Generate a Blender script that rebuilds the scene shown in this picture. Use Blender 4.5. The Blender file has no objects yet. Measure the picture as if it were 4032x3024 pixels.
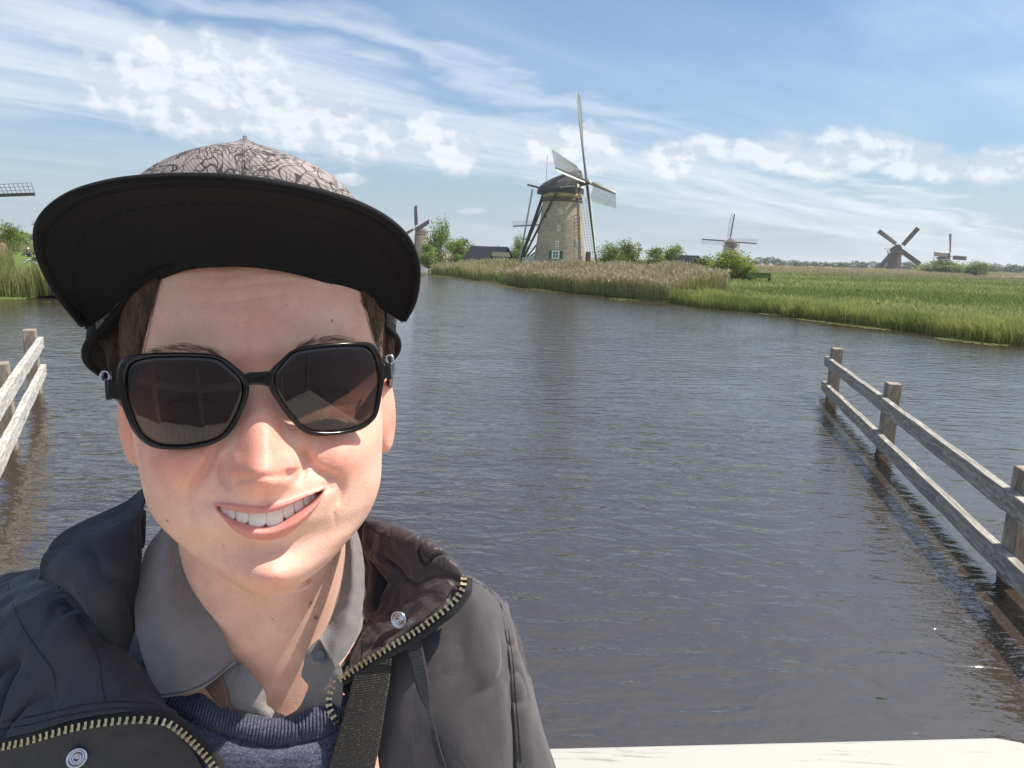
import bpy, bmesh, math, random
import numpy as np
from mathutils import Vector, Matrix, noise as mnoise
R = math.radians
rng = np.random.default_rng(7)
random.seed(7)
SC = bpy.context.scene
COL = SC.collection

# ------------------------------------------------------------------ camera, sky, sun, exposure
CAM = np.array([0.0, 0.0, 2.7]); FPX = 2675.0; PITCH = R(10.8); ROLL = R(1.9)
_f = np.array([0, math.cos(PITCH), -math.sin(PITCH)]); _r0 = np.array([1.0, 0, 0]); _u0 = np.cross(_r0, _f)
_r = math.cos(ROLL)*_r0 + math.sin(ROLL)*_u0
_u = -math.sin(ROLL)*_r0 + math.cos(ROLL)*_u0
cam = bpy.data.cameras.new('camera'); camo = bpy.data.objects.new('camera', cam); COL.objects.link(camo)
camo.matrix_world = Matrix(((_r[0], _u[0], -_f[0], CAM[0]), (_r[1], _u[1], -_f[1], CAM[1]), (_r[2], _u[2], -_f[2], CAM[2]), (0, 0, 0, 1)))
cam.sensor_fit = 'HORIZONTAL'; cam.sensor_width = 36.0; cam.lens = 36.0*FPX/4032.0
cam.clip_start = 0.02; cam.clip_end = 9000
cam.dof.use_dof = False
SC.camera = camo
SUN_AZ, SUN_EL = R(-10), R(60)     # azimuth from +X towards the camera side, elevation
SUNV = Vector((math.cos(SUN_AZ)*math.cos(SUN_EL), -math.sin(SUN_AZ)*math.cos(SUN_EL), math.sin(SUN_EL)))
sl = bpy.data.lights.new('sun', 'SUN'); sl.energy = 3.05; sl.angle = R(0.55); sl.color = (1.0, 0.93, 0.82)
so = bpy.data.objects.new('sun', sl); COL.objects.link(so); so.rotation_euler = SUNV.to_track_quat('Z', 'Y').to_euler(); so.location = (20, -10, 40)
SC.view_settings.view_transform = 'Standard'; SC.view_settings.look = 'None'
SC.view_settings.exposure = 1.15; SC.view_settings.gamma = 1.0; SC.view_settings.use_curve_mapping = False
SC.render.engine = 'CYCLES'
SC.cycles.use_denoising = True
SC.cycles.max_bounces = 8; SC.cycles.transparent_max_bounces = 16; SC.cycles.volume_bounces = 0
SC.cycles.sample_clamp_indirect = 6.0

def ray(u, v):
    d = _f*FPX + _r*(u-2016.0) + _u*(1512.0-v)
    return d/FPX
def at(u, v, depth):
    return CAM + ray(u, v)*depth
def ground(u, v, z=0.0):
    d = ray(u, v); t = (z-CAM[2])/d[2]
    return CAM + d*t
def proj(p):
    q = np.asarray(p)-CAM; dz = q.dot(_f)
    return 2016+FPX*q.dot(_r)/dz, 1512-FPX*q.dot(_u)/dz

# ------------------------------------------------------------------ node helpers
def nd(nt, kind, **kw):
    n = nt.nodes.new(kind)
    for k, v in kw.items():
        if k.startswith('i_'):
            n.inputs[k[2:].replace('_', ' ')].default_value = v
        else: setattr(n, k, v)
    return n
def mathn(nt, op, a, b=None, c=None, clamp=False):
    n = nt.nodes.new('ShaderNodeMath'); n.operation = op; n.use_clamp = clamp
    for i, s in enumerate((a, b, c)):
        if s is None: continue
        if isinstance(s, (int, float)): n.inputs[i].default_value = s
        else: nt.links.new(s, n.inputs[i])
    return n.outputs[0]
def mixc(nt, fac, a, b, mode='MIX'):
    n = nt.nodes.new('ShaderNodeMix'); n.data_type = 'RGBA'; n.blend_type = mode
    for i, s in ((0, fac), (6, a), (7, b)):
        if isinstance(s, (int, float)): n.inputs[i].default_value = s
        elif isinstance(s, tuple): n.inputs[i].default_value = (*s[:3], 1)
        else: nt.links.new(s, n.inputs[i])
    return n.outputs[2]
def ramp(nt, src, stops, interp='LINEAR'):
    n = nt.nodes.new('ShaderNodeValToRGB'); n.color_ramp.interpolation = interp
    el = n.color_ramp.elements
    while len(el) < len(stops): el.new(0.5)
    for e, (p, c) in zip(el, stops):
        e.position = p; e.color = (*c, 1) if isinstance(c, tuple) else (c, c, c, 1)
    nt.links.new(src, n.inputs[0]); return n.outputs[0]
def noisen(nt, vec, scale, detail=4, rough=0.5, dist=0.0):
    n = nt.nodes.new('ShaderNodeTexNoise'); n.inputs['Scale'].default_value = scale; n.inputs['Detail'].default_value = detail
    n.inputs['Roughness'].default_value = rough; n.inputs['Distortion'].default_value = dist
    if vec is not None: nt.links.new(vec, n.inputs['Vector'])
    return n.outputs['Fac']
def mapn(nt, vec, scale=(1, 1, 1), rot=(0, 0, 0), loc=(0, 0, 0)):
    n = nt.nodes.new('ShaderNodeMapping'); n.inputs['Scale'].default_value = scale; n.inputs['Rotation'].default_value = rot; n.inputs['Location'].default_value = loc
    nt.links.new(vec, n.inputs['Vector']); return n.outputs[0]
def new_mat(name):
    m = bpy.data.materials.new(name); m.use_nodes = True; nt = m.node_tree
    b = nt.nodes['Principled BSDF']
    return m, nt, b
def objco(nt): return nt.nodes.new('ShaderNodeTexCoord').outputs['Object']
def bumpn(nt, b, h, strength=0.3, dist=0.01, normal=None):
    n = nt.nodes.new('ShaderNodeBump'); n.inputs['Strength'].default_value = strength; n.inputs['Distance'].default_value = dist
    nt.links.new(h, n.inputs['Height'])
    if normal is not None: nt.links.new(normal, n.inputs['Normal'])
    if b is not None: nt.links.new(n.outputs[0], b.inputs['Normal'])
    return n.outputs[0]
_mc = {}
def pmat(name, col, rough=0.7, scale=8.0, var=0.25, bump=0.2, bscale=None, metal=0.0, spec=0.5, attr=None, bdist=0.01, sheen=0.0):
    """plain procedural material: mottled colour, fine relief"""
    if name in _mc: return _mc[name]
    m, nt, b = new_mat(name); co = objco(nt)
    n1 = noisen(nt, co, scale, 5, 0.6)
    lo = tuple(c*(1-var) for c in col); hi = tuple(min(1, c*(1+var)) for c in col)
    c = ramp(nt, n1, [(0.3, lo), (0.7, hi)])
    if attr:
        a = nt.nodes.new('ShaderNodeAttribute'); a.attribute_name = attr
        c = mixc(nt, 1.0, c, a.outputs['Color'], 'MULTIPLY')
    nt.links.new(c, b.inputs['Base Color'])
    b.inputs['Roughness'].default_value = rough; b.inputs['Metallic'].default_value = metal
    b.inputs['Specular IOR Level'].default_value = spec
    if sheen: b.inputs['Sheen Weight'].default_value = sheen
    if bump:
        bumpn(nt, b, noisen(nt, co, bscale or scale*4, 4, 0.6), bump, bdist)
    _mc[name] = m; return m

# ------------------------------------------------------------------ mesh helpers
class MB:
    def __init__(s): s.v = []; s.f = []
    def add(s, v, f):
        o = len(s.v); s.v.extend([tuple(map(float, p)) for p in v]); s.f.extend([tuple(i+o for i in q) for q in f]); return s
    def box(s, c, d, M=None, bev=0.0):
        x, y, z = d[0]/2, d[1]/2, d[2]/2
        vs = [Vector((a*x, b_*y, c_*z)) for a in (-1, 1) for b_ in (-1, 1) for c_ in (-1, 1)]
        if M is not None: vs = [M @ p for p in vs]
        vs = [p+Vector(c) for p in vs]
        return s.add(vs, [(0, 1, 3, 2), (4, 6, 7, 5), (0, 4, 5, 1), (2, 3, 7, 6), (0, 2, 6, 4), (1, 5, 7, 3)])
    def beam(s, a, b, w, h=None, w2=None, h2=None, up=(0, 0, 1)):
        a = Vector(a); b = Vector(b); h = w if h is None else h; w2 = w if w2 is None else w2; h2 = h if h2 is None else h2
        d = (b-a).normalized(); up = Vector(up)
        if abs(d.dot(up)) > 0.98: up = Vector((0, 1, 0))
        sx = d.cross(up).normalized(); sz = sx.cross(d).normalized()
        v = []
        for p, ww, hh in ((a, w, h), (b, w2, h2)):
            for i, j in ((-1, -1), (1, -1), (1, 1), (-1, 1)): v.append(p+sx*i*ww/2+sz*j*hh/2)
        return s.add(v, [(0, 1, 2, 3), (7, 6, 5, 4), (0, 4, 5, 1), (1, 5, 6, 2), (2, 6, 7, 3), (3, 7, 4, 0)])
    def tube(s, pts, rad, n=8, closed=False, caps=True):
        pts = [Vector(p) for p in pts]; m = len(pts)
        if not hasattr(rad, '__len__'): rad = [rad]*m
        v = []; up = None
        for i, p in enumerate(pts):
            if closed: t = pts[(i+1) % m]-pts[i-1]
            else: t = pts[min(i+1, m-1)]-pts[max(i-1, 0)]
            t.normalize()
            if up is None: up = t.orthogonal().normalized()
            up = (up-t*up.dot(t)).normalized(); sx = t.cross(up)
            for k in range(n):
                a = 2*math.pi*k/n; v.append(p+(up*math.cos(a)+sx*math.sin(a))*rad[i])
        f = []
        for i in range(m if closed else m-1):
            j = (i+1) % m
            for k in range(n): f.append((i*n+k, i*n+(k+1) % n, j*n+(k+1) % n, j*n+k))
        if caps and not closed: f.append(tuple(range(n))[::-1]); f.append(tuple((m-1)*n+k for k in range(n)))
        return s.add(v, f)
    def lathe(s, prof, n=24, c=(0, 0, 0), caps=True):
        v = []; f = []
        for (r, z) in prof:
            for k in range(n):
                a = 2*math.pi*k/n; v.append((c[0]+r*math.cos(a), c[1]+r*math.sin(a), c[2]+z))
        for i in range(len(prof)-1):
            for k in range(n): f.append((i*n+k, i*n+(k+1) % n, (i+1)*n+(k+1) % n, (i+1)*n+k))
        if caps: f.append(tuple(range(n))[::-1]); f.append(tuple((len(prof)-1)*n+k for k in range(n)))
        return s.add(v, f)
    def prism(s, poly, axis_vec):
        """closed polygon (3d points) pushed along axis_vec"""
        n = len(poly); a = Vector(axis_vec)
        v = [Vector(p) for p in poly]+[Vector(p)+a for p in poly]
        f = [tuple(range(n))[::-1], tuple(range(n, 2*n))]+[(i, (i+1) % n, n+(i+1) % n, n+i) for i in range(n)]
        return s.add(v, f)
    def build(s, name, mat, parent=None, smooth=False, bevel=0.0):
        me = bpy.data.meshes.new(name); me.from_pydata(s.v, [], s.f); me.update()
        return link(me, name, mat, parent, smooth, bevel)
def link(me, name, mat, parent=None, smooth=False, bevel=0.0, fix=True):
    if fix and len(me.polygons) < 200000:
        bm = bmesh.new(); bm.from_mesh(me); bmesh.ops.recalc_face_normals(bm, faces=bm.faces); bm.to_mesh(me); bm.free()
    if mat: me.materials.append(mat)
    if smooth: me.polygons.foreach_set('use_smooth', [True]*len(me.polygons))
    o = bpy.data.objects.new(name, me); COL.objects.link(o)
    if parent is not None: o.parent = parent
    if bevel:
        b = o.modifiers.new('bevel', 'BEVEL'); b.width = bevel; b.segments = 2; b.limit_method = 'ANGLE'; b.angle_limit = R(40)
    return o
def npmesh(name, V, F, mat, parent=None, smooth=False, col=None, kind=None, fix=False):
    """V (n,3), F (m,k) numpy arrays"""
    V = np.asarray(V, dtype=np.float32); F = np.asarray(F, dtype=np.int32); k = F.shape[1]
    me = bpy.data.meshes.new(name)
    me.vertices.add(len(V)); me.vertices.foreach_set('co', V.ravel())
    me.loops.add(F.size); me.loops.foreach_set('vertex_index', F.ravel())
    me.polygons.add(len(F)); me.polygons.foreach_set('loop_start', np.arange(0, F.size, k, dtype=np.int32))
    me.polygons.foreach_set('loop_total', np.full(len(F), k, dtype=np.int32))
    me.update(calc_edges=True); me.validate()
    if col is not None:
        ca = me.color_attributes.new('tint', 'FLOAT_COLOR', 'POINT')
        c4 = np.ones((len(V), 4), dtype=np.float32); c4[:, :3] = col; ca.data.foreach_set('color', c4.ravel())
    o = link(me, name, mat, parent, smooth, fix=fix)
    if kind: o['kind'] = kind
    return o
def empty(name, loc=(0, 0, 0), label=None, cat=None, group=None, parent=None):
    o = bpy.data.objects.new(name, None); COL.objects.link(o); o.location = loc
    o.empty_display_size = 0.2
    if parent is not None: o.parent = parent
    return tag(o, label, cat, group)
def tag(o, label=None, cat=None, group=None, kind=None):
    if label: o['label'] = label
    if cat: o['category'] = cat
    if group: o['group'] = group
    if kind: o['kind'] = kind
    return o

# ------------------------------------------------------------------ world
wd = bpy.data.worlds.new('World'); SC.world = wd; wd.use_nodes = True
nt = wd.node_tree; nt.nodes.clear()
wout = nt.nodes.new('ShaderNodeOutputWorld'); bg = nt.nodes.new('ShaderNodeBackground')
sky = nt.nodes.new('ShaderNodeTexSky'); sky.sky_type = 'NISHITA'; sky.sun_disc = False
sky.sun_elevation = SUN_EL; sky.sun_rotation = math.pi/2+SUN_AZ; sky.altitude = 0; sky.air_density = 1.3; sky.dust_density = 1.6; sky.ozone_density = 2.0
bg.inputs['Strength'].default_value = 0.10
tc = nt.nodes.new('ShaderNodeTexCoord'); gen = tc.outputs['Generated']
sp = nt.nodes.new('ShaderNodeSeparateXYZ'); nt.links.new(gen, sp.inputs[0])
dx, dy, dz = sp.outputs
zc = mathn(nt, 'MAXIMUM', dz, 0.02)
# cirrus: a high sheet, streaked
px_ = mathn(nt, 'DIVIDE', dx, mathn(nt, 'ADD', zc, 0.06)); py_ = mathn(nt, 'DIVIDE', dy, mathn(nt, 'ADD', zc, 0.06))
cb = nt.nodes.new('ShaderNodeCombineXYZ'); nt.links.new(px_, cb.inputs[0]); nt.links.new(py_, cb.inputs[1])
hs = mapn(nt, cb.outputs[0], rot=(0, 0, R(CIR_ROT)) if 'CIR_ROT' in globals() else (0, 0, R(-38)))
warp = noisen(nt, mapn(nt, hs, (0.5, 0.5, 1)), 1.0, 3, 0.5)
cw = nt.nodes.new('ShaderNodeCombineXYZ'); nt.links.new(mathn(nt, 'MULTIPLY', warp, 0.45), cw.inputs[1])
va = nt.nodes.new('ShaderNodeVectorMath'); va.operation = 'ADD'; nt.links.new(hs, va.inputs[0]); nt.links.new(cw.outputs[0], va.inputs[1])
st = noisen(nt, mapn(nt, va.outputs[0], (0.40, 2.0, 1)), 1.15, 9, 0.60, 0.5)
big = noisen(nt, mapn(nt, hs, (0.30, 0.42, 1), loc=(1.3, 0.65, 0)), 1.0, 2, 0.5)
hsp = nt.nodes.new('ShaderNodeSeparateXYZ'); nt.links.new(va.outputs[0], hsp.inputs[0])
pn = noisen(nt, mapn(nt, hs, (0.7, 0.7, 1)), 1.6, 4, 0.55)
yq = mathn(nt, 'ADD', hsp.outputs[1], mathn(nt, 'MULTIPLY', mathn(nt, 'SUBTRACT', pn, 0.5), 1.3))
yq = mathn(nt, 'SUBTRACT', yq, 0.225)
def band_(lo0, lo1, hi0, hi1):
    n = nt.nodes.new('ShaderNodeMapRange'); n.interpolation_type = 'SMOOTHSTEP'; n.inputs[1].default_value = lo0; n.inputs[2].default_value = lo1; nt.links.new(yq, n.inputs[0])
    m = nt.nodes.new('ShaderNodeMapRange'); m.interpolation_type = 'SMOOTHSTEP'; m.inputs[1].default_value = hi0; m.inputs[2].default_value = hi1; m.inputs[3].default_value = 1; m.inputs[4].default_value = 0; nt.links.new(yq, m.inputs[0])
    return mathn(nt, 'MULTIPLY', n.outputs[0], m.outputs[0])
bands = mathn(nt, 'ADD', band_(2.75, 3.15, 4.3, 5.3), mathn(nt, 'MULTIPLY', band_(2.42, 2.62, 2.66, 2.84), 0.75))
fill_veil = mathn(nt, 'MULTIPLY', band_(-14.0, -11.0, 0.2, 1.5), 0.75)  # unseen cloud sheet behind the camera, added to brighten the shaded face
bands = mathn(nt, 'ADD', bands, fill_veil)
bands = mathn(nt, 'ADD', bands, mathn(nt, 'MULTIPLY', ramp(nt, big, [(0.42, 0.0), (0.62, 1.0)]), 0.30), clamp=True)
cir = mathn(nt, 'MAXIMUM', mathn(nt, 'MULTIPLY', ramp(nt, st, [(0.28, 0.10), (0.66, 1.0)]), bands), mathn(nt, 'MULTIPLY', fill_veil, ramp(nt, pn, [(0.25, 0.45), (0.6, 1.0)])))
# azimuth / elevation (degrees) for the cumulus banks
az = mathn(nt, 'MULTIPLY', mathn(nt, 'ARCTAN2', dx, dy), 57.2958)
el = mathn(nt, 'MULTIPLY', mathn(nt, 'ARCSINE', dz), 57.2958)
cv = nt.nodes.new('ShaderNodeCombineXYZ'); nt.links.new(az, cv.inputs[0]); nt.links.new(mathn(nt, 'MULTIPLY', el, 1.35), cv.inputs[1])
def skydeg(u, v):
    d = ray(u, v); d = d/np.linalg.norm(d); return math.degrees(math.atan2(d[0], d[1])), math.degrees(math.asin(d[2]))
# the cumulus seen in the sky: centre (as seen), half width and half height in degrees
clouds = [(760, 350, 6.5, 4.5), (560, 330, 5, 3.2), (980, 370, 5.0, 4.2), (1180, 440, 6.0, 3.4), (1370, 540, 3.6, 2.8), (1520, 545, 1.7, 2.0), (1670, 545, 2.4, 2.0), (1790, 600, 2.4, 2.1), (1915, 540, 1.4, .8),
          (2190, 580, 3.0, 2.1), (2330, 590, 2.9, 2.1), (2620, 625, 2.6, 2.0), (2780, 612, 3.6, 1.5), (2900, 600, 2.2, 1.2), (3120, 600, 3.4, 2.1), (3290, 600, 3.4, 2.2), (3460, 575, 3.2, 1.4), (3600, 600, 4.0, 0.9),
          (3680, 650, 3.4, 1.4), (3860, 640, 3.8, 1.4), (4000, 650, 3.6, 1.5), (1370, 705, 2.0, .55), (1850, 830, 1.5, .4)]
for k in range(26):   # the same kind of cloud goes on all round the sky
    a = 50+k*10.4+random.uniform(-3, 3); clouds.append((None, a, random.uniform(2, 5), random.uniform(1, 2.6), random.uniform(9, 19)))
env = None
for c in clouds:
    if c[0] is None: ca_, ce_ = ((c[1]+180) % 360-180), c[4]; wa, we = c[2], c[3]
    else: (ca_, ce_), wa, we = skydeg(c[0], c[1]), c[2], c[3]
    a = mathn(nt, 'MULTIPLY', mathn(nt, 'SUBTRACT', az, ca_), 1.0/wa); b_ = mathn(nt, 'MULTIPLY', mathn(nt, 'SUBTRACT', el, ce_), 1.0/we)
    g = mathn(nt, 'SUBTRACT', 1.0, mathn(nt, 'ADD', mathn(nt, 'MULTIPLY', a, a), mathn(nt, 'MULTIPLY', b_, b_)))
    env = g if env is None else mathn(nt, 'SMOOTH_MAX', env, g, 0.35)
env = mathn(nt, 'MAXIMUM', env, -1.5)
vor = nt.nodes.new('ShaderNodeTexVoronoi'); vor.feature = 'SMOOTH_F1'; vor.inputs['Scale'].default_value = 0.52; vor.inputs['Smoothness'].default_value = 0.5
jit = nt.nodes.new('ShaderNodeTexNoise'); jit.inputs['Scale'].default_value = 0.8; jit.inputs['Detail'].default_value = 4; nt.links.new(cv.outputs[0], jit.inputs['Vector'])
vj = nt.nodes.new('ShaderNodeVectorMath'); vj.operation = 'MULTIPLY_ADD'; nt.links.new(jit.outputs['Color'], vj.inputs[0]); vj.inputs[1].default_value = (1.8, 1.8, 0); nt.links.new(cv.outputs[0], vj.inputs[2])
nt.links.new(vj.outputs[0], vor.inputs['Vector'])
puff = mathn(nt, 'MULTIPLY', mathn(nt, 'SUBTRACT', 0.55, vor.outputs['Distance']), 0.85)
nz = noisen(nt, cv.outputs[0], 0.25, 7, 0.54)
dens = mathn(nt, 'ADD', mathn(nt, 'ADD', mathn(nt, 'MULTIPLY', env, 1.05), mathn(nt, 'MULTIPLY', mathn(nt, 'SUBTRACT', nz, 0.5), 2.9)), mathn(nt, 'MULTIPLY', puff, 0.6))
cum = ramp(nt, dens, [(0.05, 0.0), (0.85, 1.0)], 'EASE')
# shaded undersides: compare density a little higher up
cv2 = mapn(nt, cv.outputs[0], loc=(-0.55, -0.9, 0))
nz2 = noisen(nt, cv2, 0.25, 7, 0.54)
shade = ramp(nt, mathn(nt, 'ADD', mathn(nt, 'SUBTRACT', nz, nz2), mathn(nt, 'MULTIPLY', dens, 0.05)), [(-0.04, 1.0), (0.10, 0.0)])
skyc = mixc(nt, 1.0, sky.outputs[0], (0.35, 0.45, 0.59), 'MULTIPLY')
# sunlit haze near the horizon
hz = ramp(nt, dz, [(0.0, 0.60), (0.10, 0.30), (0.26, 0.06), (0.5, 0.0)])
skyc = mixc(nt, hz, skyc, (3.1, 3.75, 4.25))
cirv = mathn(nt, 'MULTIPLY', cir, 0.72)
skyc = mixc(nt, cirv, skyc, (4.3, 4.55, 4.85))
ccol = mixc(nt, shade, (4.75, 4.75, 4.8), (3.2, 3.5, 3.9))
skyc = mixc(nt, mathn(nt, 'MULTIPLY', cum, 0.66), skyc, ccol)
below = ramp(nt, dz, [(0.0, 1.0), (0.004, 0.0)])
nt.links.new(skyc, bg.inputs[0]); nt.links.new(bg.outputs[0], wout.inputs[0])

# ------------------------------------------------------------------ water and land
def mat_water():
    m, nt, b = new_mat('water'); co = objco(nt)
    b.inputs['Base Color'].default_value = (0.042, 0.033, 0.023, 1); b.inputs['Roughness'].default_value = 0.07; b.inputs['IOR'].default_value = 2.35
    b.inputs['Specular IOR Level'].default_value = 0.5; b.inputs['Specular Tint'].default_value = (1.0, 0.93, 0.83, 1)
    w1 = noisen(nt, mapn(nt, co, (1.0, 2.6, 1), rot=(0, 0, R(-14))), 1.75, 3, 0.45, 0.6)
    w2 = noisen(nt, mapn(nt, co, (1.0, 2.2, 1), rot=(0, 0, R(12))), 7.5, 3, 0.55, 0.3)
    w3 = noisen(nt, mapn(nt, co, (1, 1.5, 1)), 0.35, 2, 0.5)
    h = mathn(nt, 'ADD', mathn(nt, 'MULTIPLY', w1, 0.036), mathn(nt, 'MULTIPLY', w2, 0.0085))
    amp = ramp(nt, w3, [(0.3, 0.75), (0.7, 1.25)])
    h = mathn(nt, 'MULTIPLY', h, amp)
    bumpn(nt, b, h, 1.0, 1.0)
    return m
MW = mat_water()
wb = MB(); wb.add([(-4000, -4000, 0), (4000, -4000, 0), (4000, 6000, 0), (-4000, 6000, 0)], [(0, 1, 2, 3)])
tag(wb.build('water', MW), kind='structure')

def mat_meadow():
    m, nt, b = new_mat('meadow'); co = objco(nt)
    n1 = noisen(nt, co, 0.035, 5, 0.6); n2 = noisen(nt, co, 1.2, 5, 0.65)
    n3 = noisen(nt, mapn(nt, co, (0.3, 1.0, 1), rot=(0, 0, R(-8))), 0.12, 4, 0.6)
    c = ramp(nt, n2, [(0.3, (0.085, 0.130, 0.026)), (0.7, (0.16, 0.215, 0.052))])
    c = mixc(nt, ramp(nt, n3, [(0.42, 0.0), (0.62, 0.55)]), c, (0.12, 0.13, 0.05))
    # far reed land turns tan
    sp = nt.nodes.new('ShaderNodeSeparateXYZ'); nt.links.new(co, sp.inputs[0])
    far = mathn(nt, 'ADD', sp.outputs[1], mathn(nt, 'MULTIPLY', n1, 60.0))
    c = mixc(nt, ramp(nt, mathn(nt, 'MULTIPLY', far, 0.001), [(0.170, 0.0), (0.20, 1.0)]), c, (0.22, 0.175, 0.115))
    nt.links.new(c, b.inputs['Base Color']); b.inputs['Roughness'].default_value = 0.95; b.inputs['Specular IOR Level'].default_value = 0.1
    bumpn(nt, b, noisen(nt, co, 3.0, 5, 0.7), 0.7, 0.25)
    return m
MM = mat_meadow()
def gp(u, v): 
    g = ground(u, v); return (g[0], g[1])
shoreR = [gp(*p) for p in ((1688, 1067), (1699, 1078), (1789, 1088), (1850, 1097), (1938, 1107), (2012, 1122), (2090, 1133), (2172, 1141), (2395, 1165), (2569, 1183), (2650, 1190), (2784, 1213), (2985, 1229), (3130, 1248), (3287, 1269), (3440, 1288), (3622, 1309), (3780, 1336), (3923, 1354), (4032, 1360), (4300, 1400))]
shoreL = [gp(*p) for p in ((-900, 1165), (-400, 1170), (0, 1178), (110, 1176), (230, 1160), (420, 1130), (700, 1100), (1100, 1080), (1500, 1066), (1640, 1058))]
def land(name, shore, closing):
    """land sheet with a low uneven bank falling to below the water at the shore"""
    P = []
    for i in range(len(shore)-1):
        a, b = shore[i], shore[i+1]; L = math.hypot(b[0]-a[0], b[1]-a[1]); n = max(2, min(24, int(L/1.2)))
        for k in range(n): P.append((a[0]+(b[0]-a[0])*k/n, a[1]+(b[1]-a[1])*k/n))
    P.append(shore[-1]); n = len(P)
    v = []; f = []
    nrm = []
    for i in range(n):
        a = P[max(i-1, 0)]; b = P[min(i+1, n-1)]; t = Vector((b[0]-a[0], b[1]-a[1])).normalized(); q = Vector((-t.y, t.x))
        if q.y < 0: q = -q
        nrm.append(q)
    for j, (off, z) in enumerate(((-0.5, -0.5), (0.0, 0.02), (0.35, 0.16), (1.2, 0.30), (3.5, 0.38))):
        for i, (x, y) in enumerate(P):
            w = 0.35*mnoise.noise(Vector((x*0.6, y*0.6, 3)))
            v.append((x+nrm[i].x*(off+w), y+nrm[i].y*(off+w), z+(0.06*mnoise.noise(Vector((x*.4, y*.4, j))) if j > 1 else 0)))
    for j in range(4):
        for i in range(n-1): f.append((j*n+i, j*n+i+1, (j+1)*n+i+1, (j+1)*n+i))
    last = list(range(4*n, 5*n)); k = len(v)
    for c in closing: v.append((c[0], c[1], 0.40))
    f.append(tuple(last)+tuple(range(k, len(v))))
    m = MB(); m.add(v, f); return tag(m.build(name, MM), kind='structure')
land('meadow_ground', shoreR, [(2600, 60), (3500, 5200), (-700, 5200), (-260, 1500)])
land('left_bank_ground', shoreL, [(-330, 1500), (-900, 5200), (-3800, 5200), (-3800, 20)])
# ------------------------------------------------------------------ blades, reeds, grass
def blade_mat(name, rough=0.6, trans=0.25):
    m, nt, b = new_mat(name)
    a = nt.nodes.new('ShaderNodeAttribute'); a.attribute_name = 'tint'
    nz = noisen(nt, objco(nt), 6.0, 2, 0.5)
    c = mixc(nt, 1.0, a.outputs['Color'], ramp(nt, nz, [(0.3, 0.8), (0.7, 1.15)]), 'MULTIPLY')
    nt.links.new(c, b.inputs['Base Color']); b.inputs['Roughness'].default_value = rough; b.inputs['Specular IOR Level'].default_value = 0.3
    tr = nt.nodes.new('ShaderNodeBsdfTranslucent'); nt.links.new(c, tr.inputs[0])
    mx = nt.nodes.new('ShaderNodeMixShader'); mx.inputs[0].default_value = trans
    nt.links.new(b.outputs[0], mx.inputs[1]); nt.links.new(tr.outputs[0], mx.inputs[2])
    nt.links.new(mx.outputs[0], nt.nodes['Material Output'].inputs[0])
    return m
MBL = blade_mat('blades', trans=0.35)
MLEAF = blade_mat('leaves', 0.5, 0.35)
def blades(name, P, H, Wd, lean, colb, colt, plume=None, mat=None, parent=None):
    """P (n,3) roots; H heights; Wd widths; lean (n,2) tip offset; colours at base and tip (n,3); plume: (n,) bool"""
    n = len(P); a = rng.uniform(0, math.pi, n); sx = np.stack([np.cos(a), np.sin(a)*0.5, np.zeros(n)], 1)*Wd[:, None]/2
    tip = P+np.stack([lean[:, 0], lean[:, 1], H], 1); mid = P+np.stack([lean[:, 0]*0.3, lean[:, 1]*0.3, H*0.55], 1)
    V = np.stack([P-sx, P+sx, mid+sx*0.9, mid-sx*0.9, tip-sx*0.12, tip+sx*0.12], 1)
    F = np.array([[0, 1, 2, 3], [3, 2, 5, 4]])[None]+(np.arange(n)*6)[:, None, None]
    cm = (colb+colt)/2
    C = np.stack([colb, colb, cm, cm, colt, colt], 1)
    V = V.reshape(-1, 3); F = F.reshape(-1, 4); C = C.reshape(-1, 3)
    if plume is not None and plume.any():
        k = np.where(plume)[0]; m = len(k); t = tip[k]; b = P[k]+(tip[k]-P[k])*0.86; ps = sx[k]/Wd[k][:, None]*rng.uniform(0.10, 0.2, m)[:, None]
        drop = np.stack([rng.uniform(-.12, .02, m), np.zeros(m), rng.uniform(-.02, .08, m)], 1)
        PV = np.stack([b, (b+t)/2+ps, t+drop, (b+t)/2-ps], 1).reshape(-1, 3)
        PF = (np.array([[0, 1, 2, 3]])[None]+(np.arange(m)*4)[:, None, None]).reshape(-1, 4)+len(V)
        pc = np.array([0.50, 0.43, 0.29])*rng.uniform(0.7, 1.25, (m, 1)); PC = np.repeat(pc, 4, 0)
        V = np.concatenate([V, PV]); F = np.concatenate([F, PF]); C = np.concatenate([C, PC])
    return npmesh(name, V, F, mat or MBL, parent, col=C, kind='stuff')
def along(shore, s):
    P = np.array(shore); seg = np.linalg.norm(np.diff(P, axis=0), axis=1); cum = np.concatenate([[0], np.cumsum(seg)]); t = s*cum[-1]
    x = np.interp(t, cum, P[:, 0]); y = np.interp(t, cum, P[:, 1])
    e = 0.3; x2 = np.interp(np.minimum(t+e, cum[-1]), cum, P[:, 0]); y2 = np.interp(np.minimum(t+e, cum[-1]), cum, P[:, 1])
    x1 = np.interp(np.maximum(t-e, 0), cum, P[:, 0]); y1 = np.interp(np.maximum(t-e, 0), cum, P[:, 1])
    tx, ty = x2-x1, y2-y1; L = np.hypot(tx, ty); nx, ny = -ty/L, tx/L; sgn = np.where(ny < 0, -1, 1)
    return x, y, nx*sgn, ny*sgn, cum[-1]
def n2(x, y, s, seed=0):
    return np.array([mnoise.noise(Vector((a*s, b*s, seed))) for a, b in zip(x, y)])
def sub(shore, i, j): return shore[i:j+1]
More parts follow.
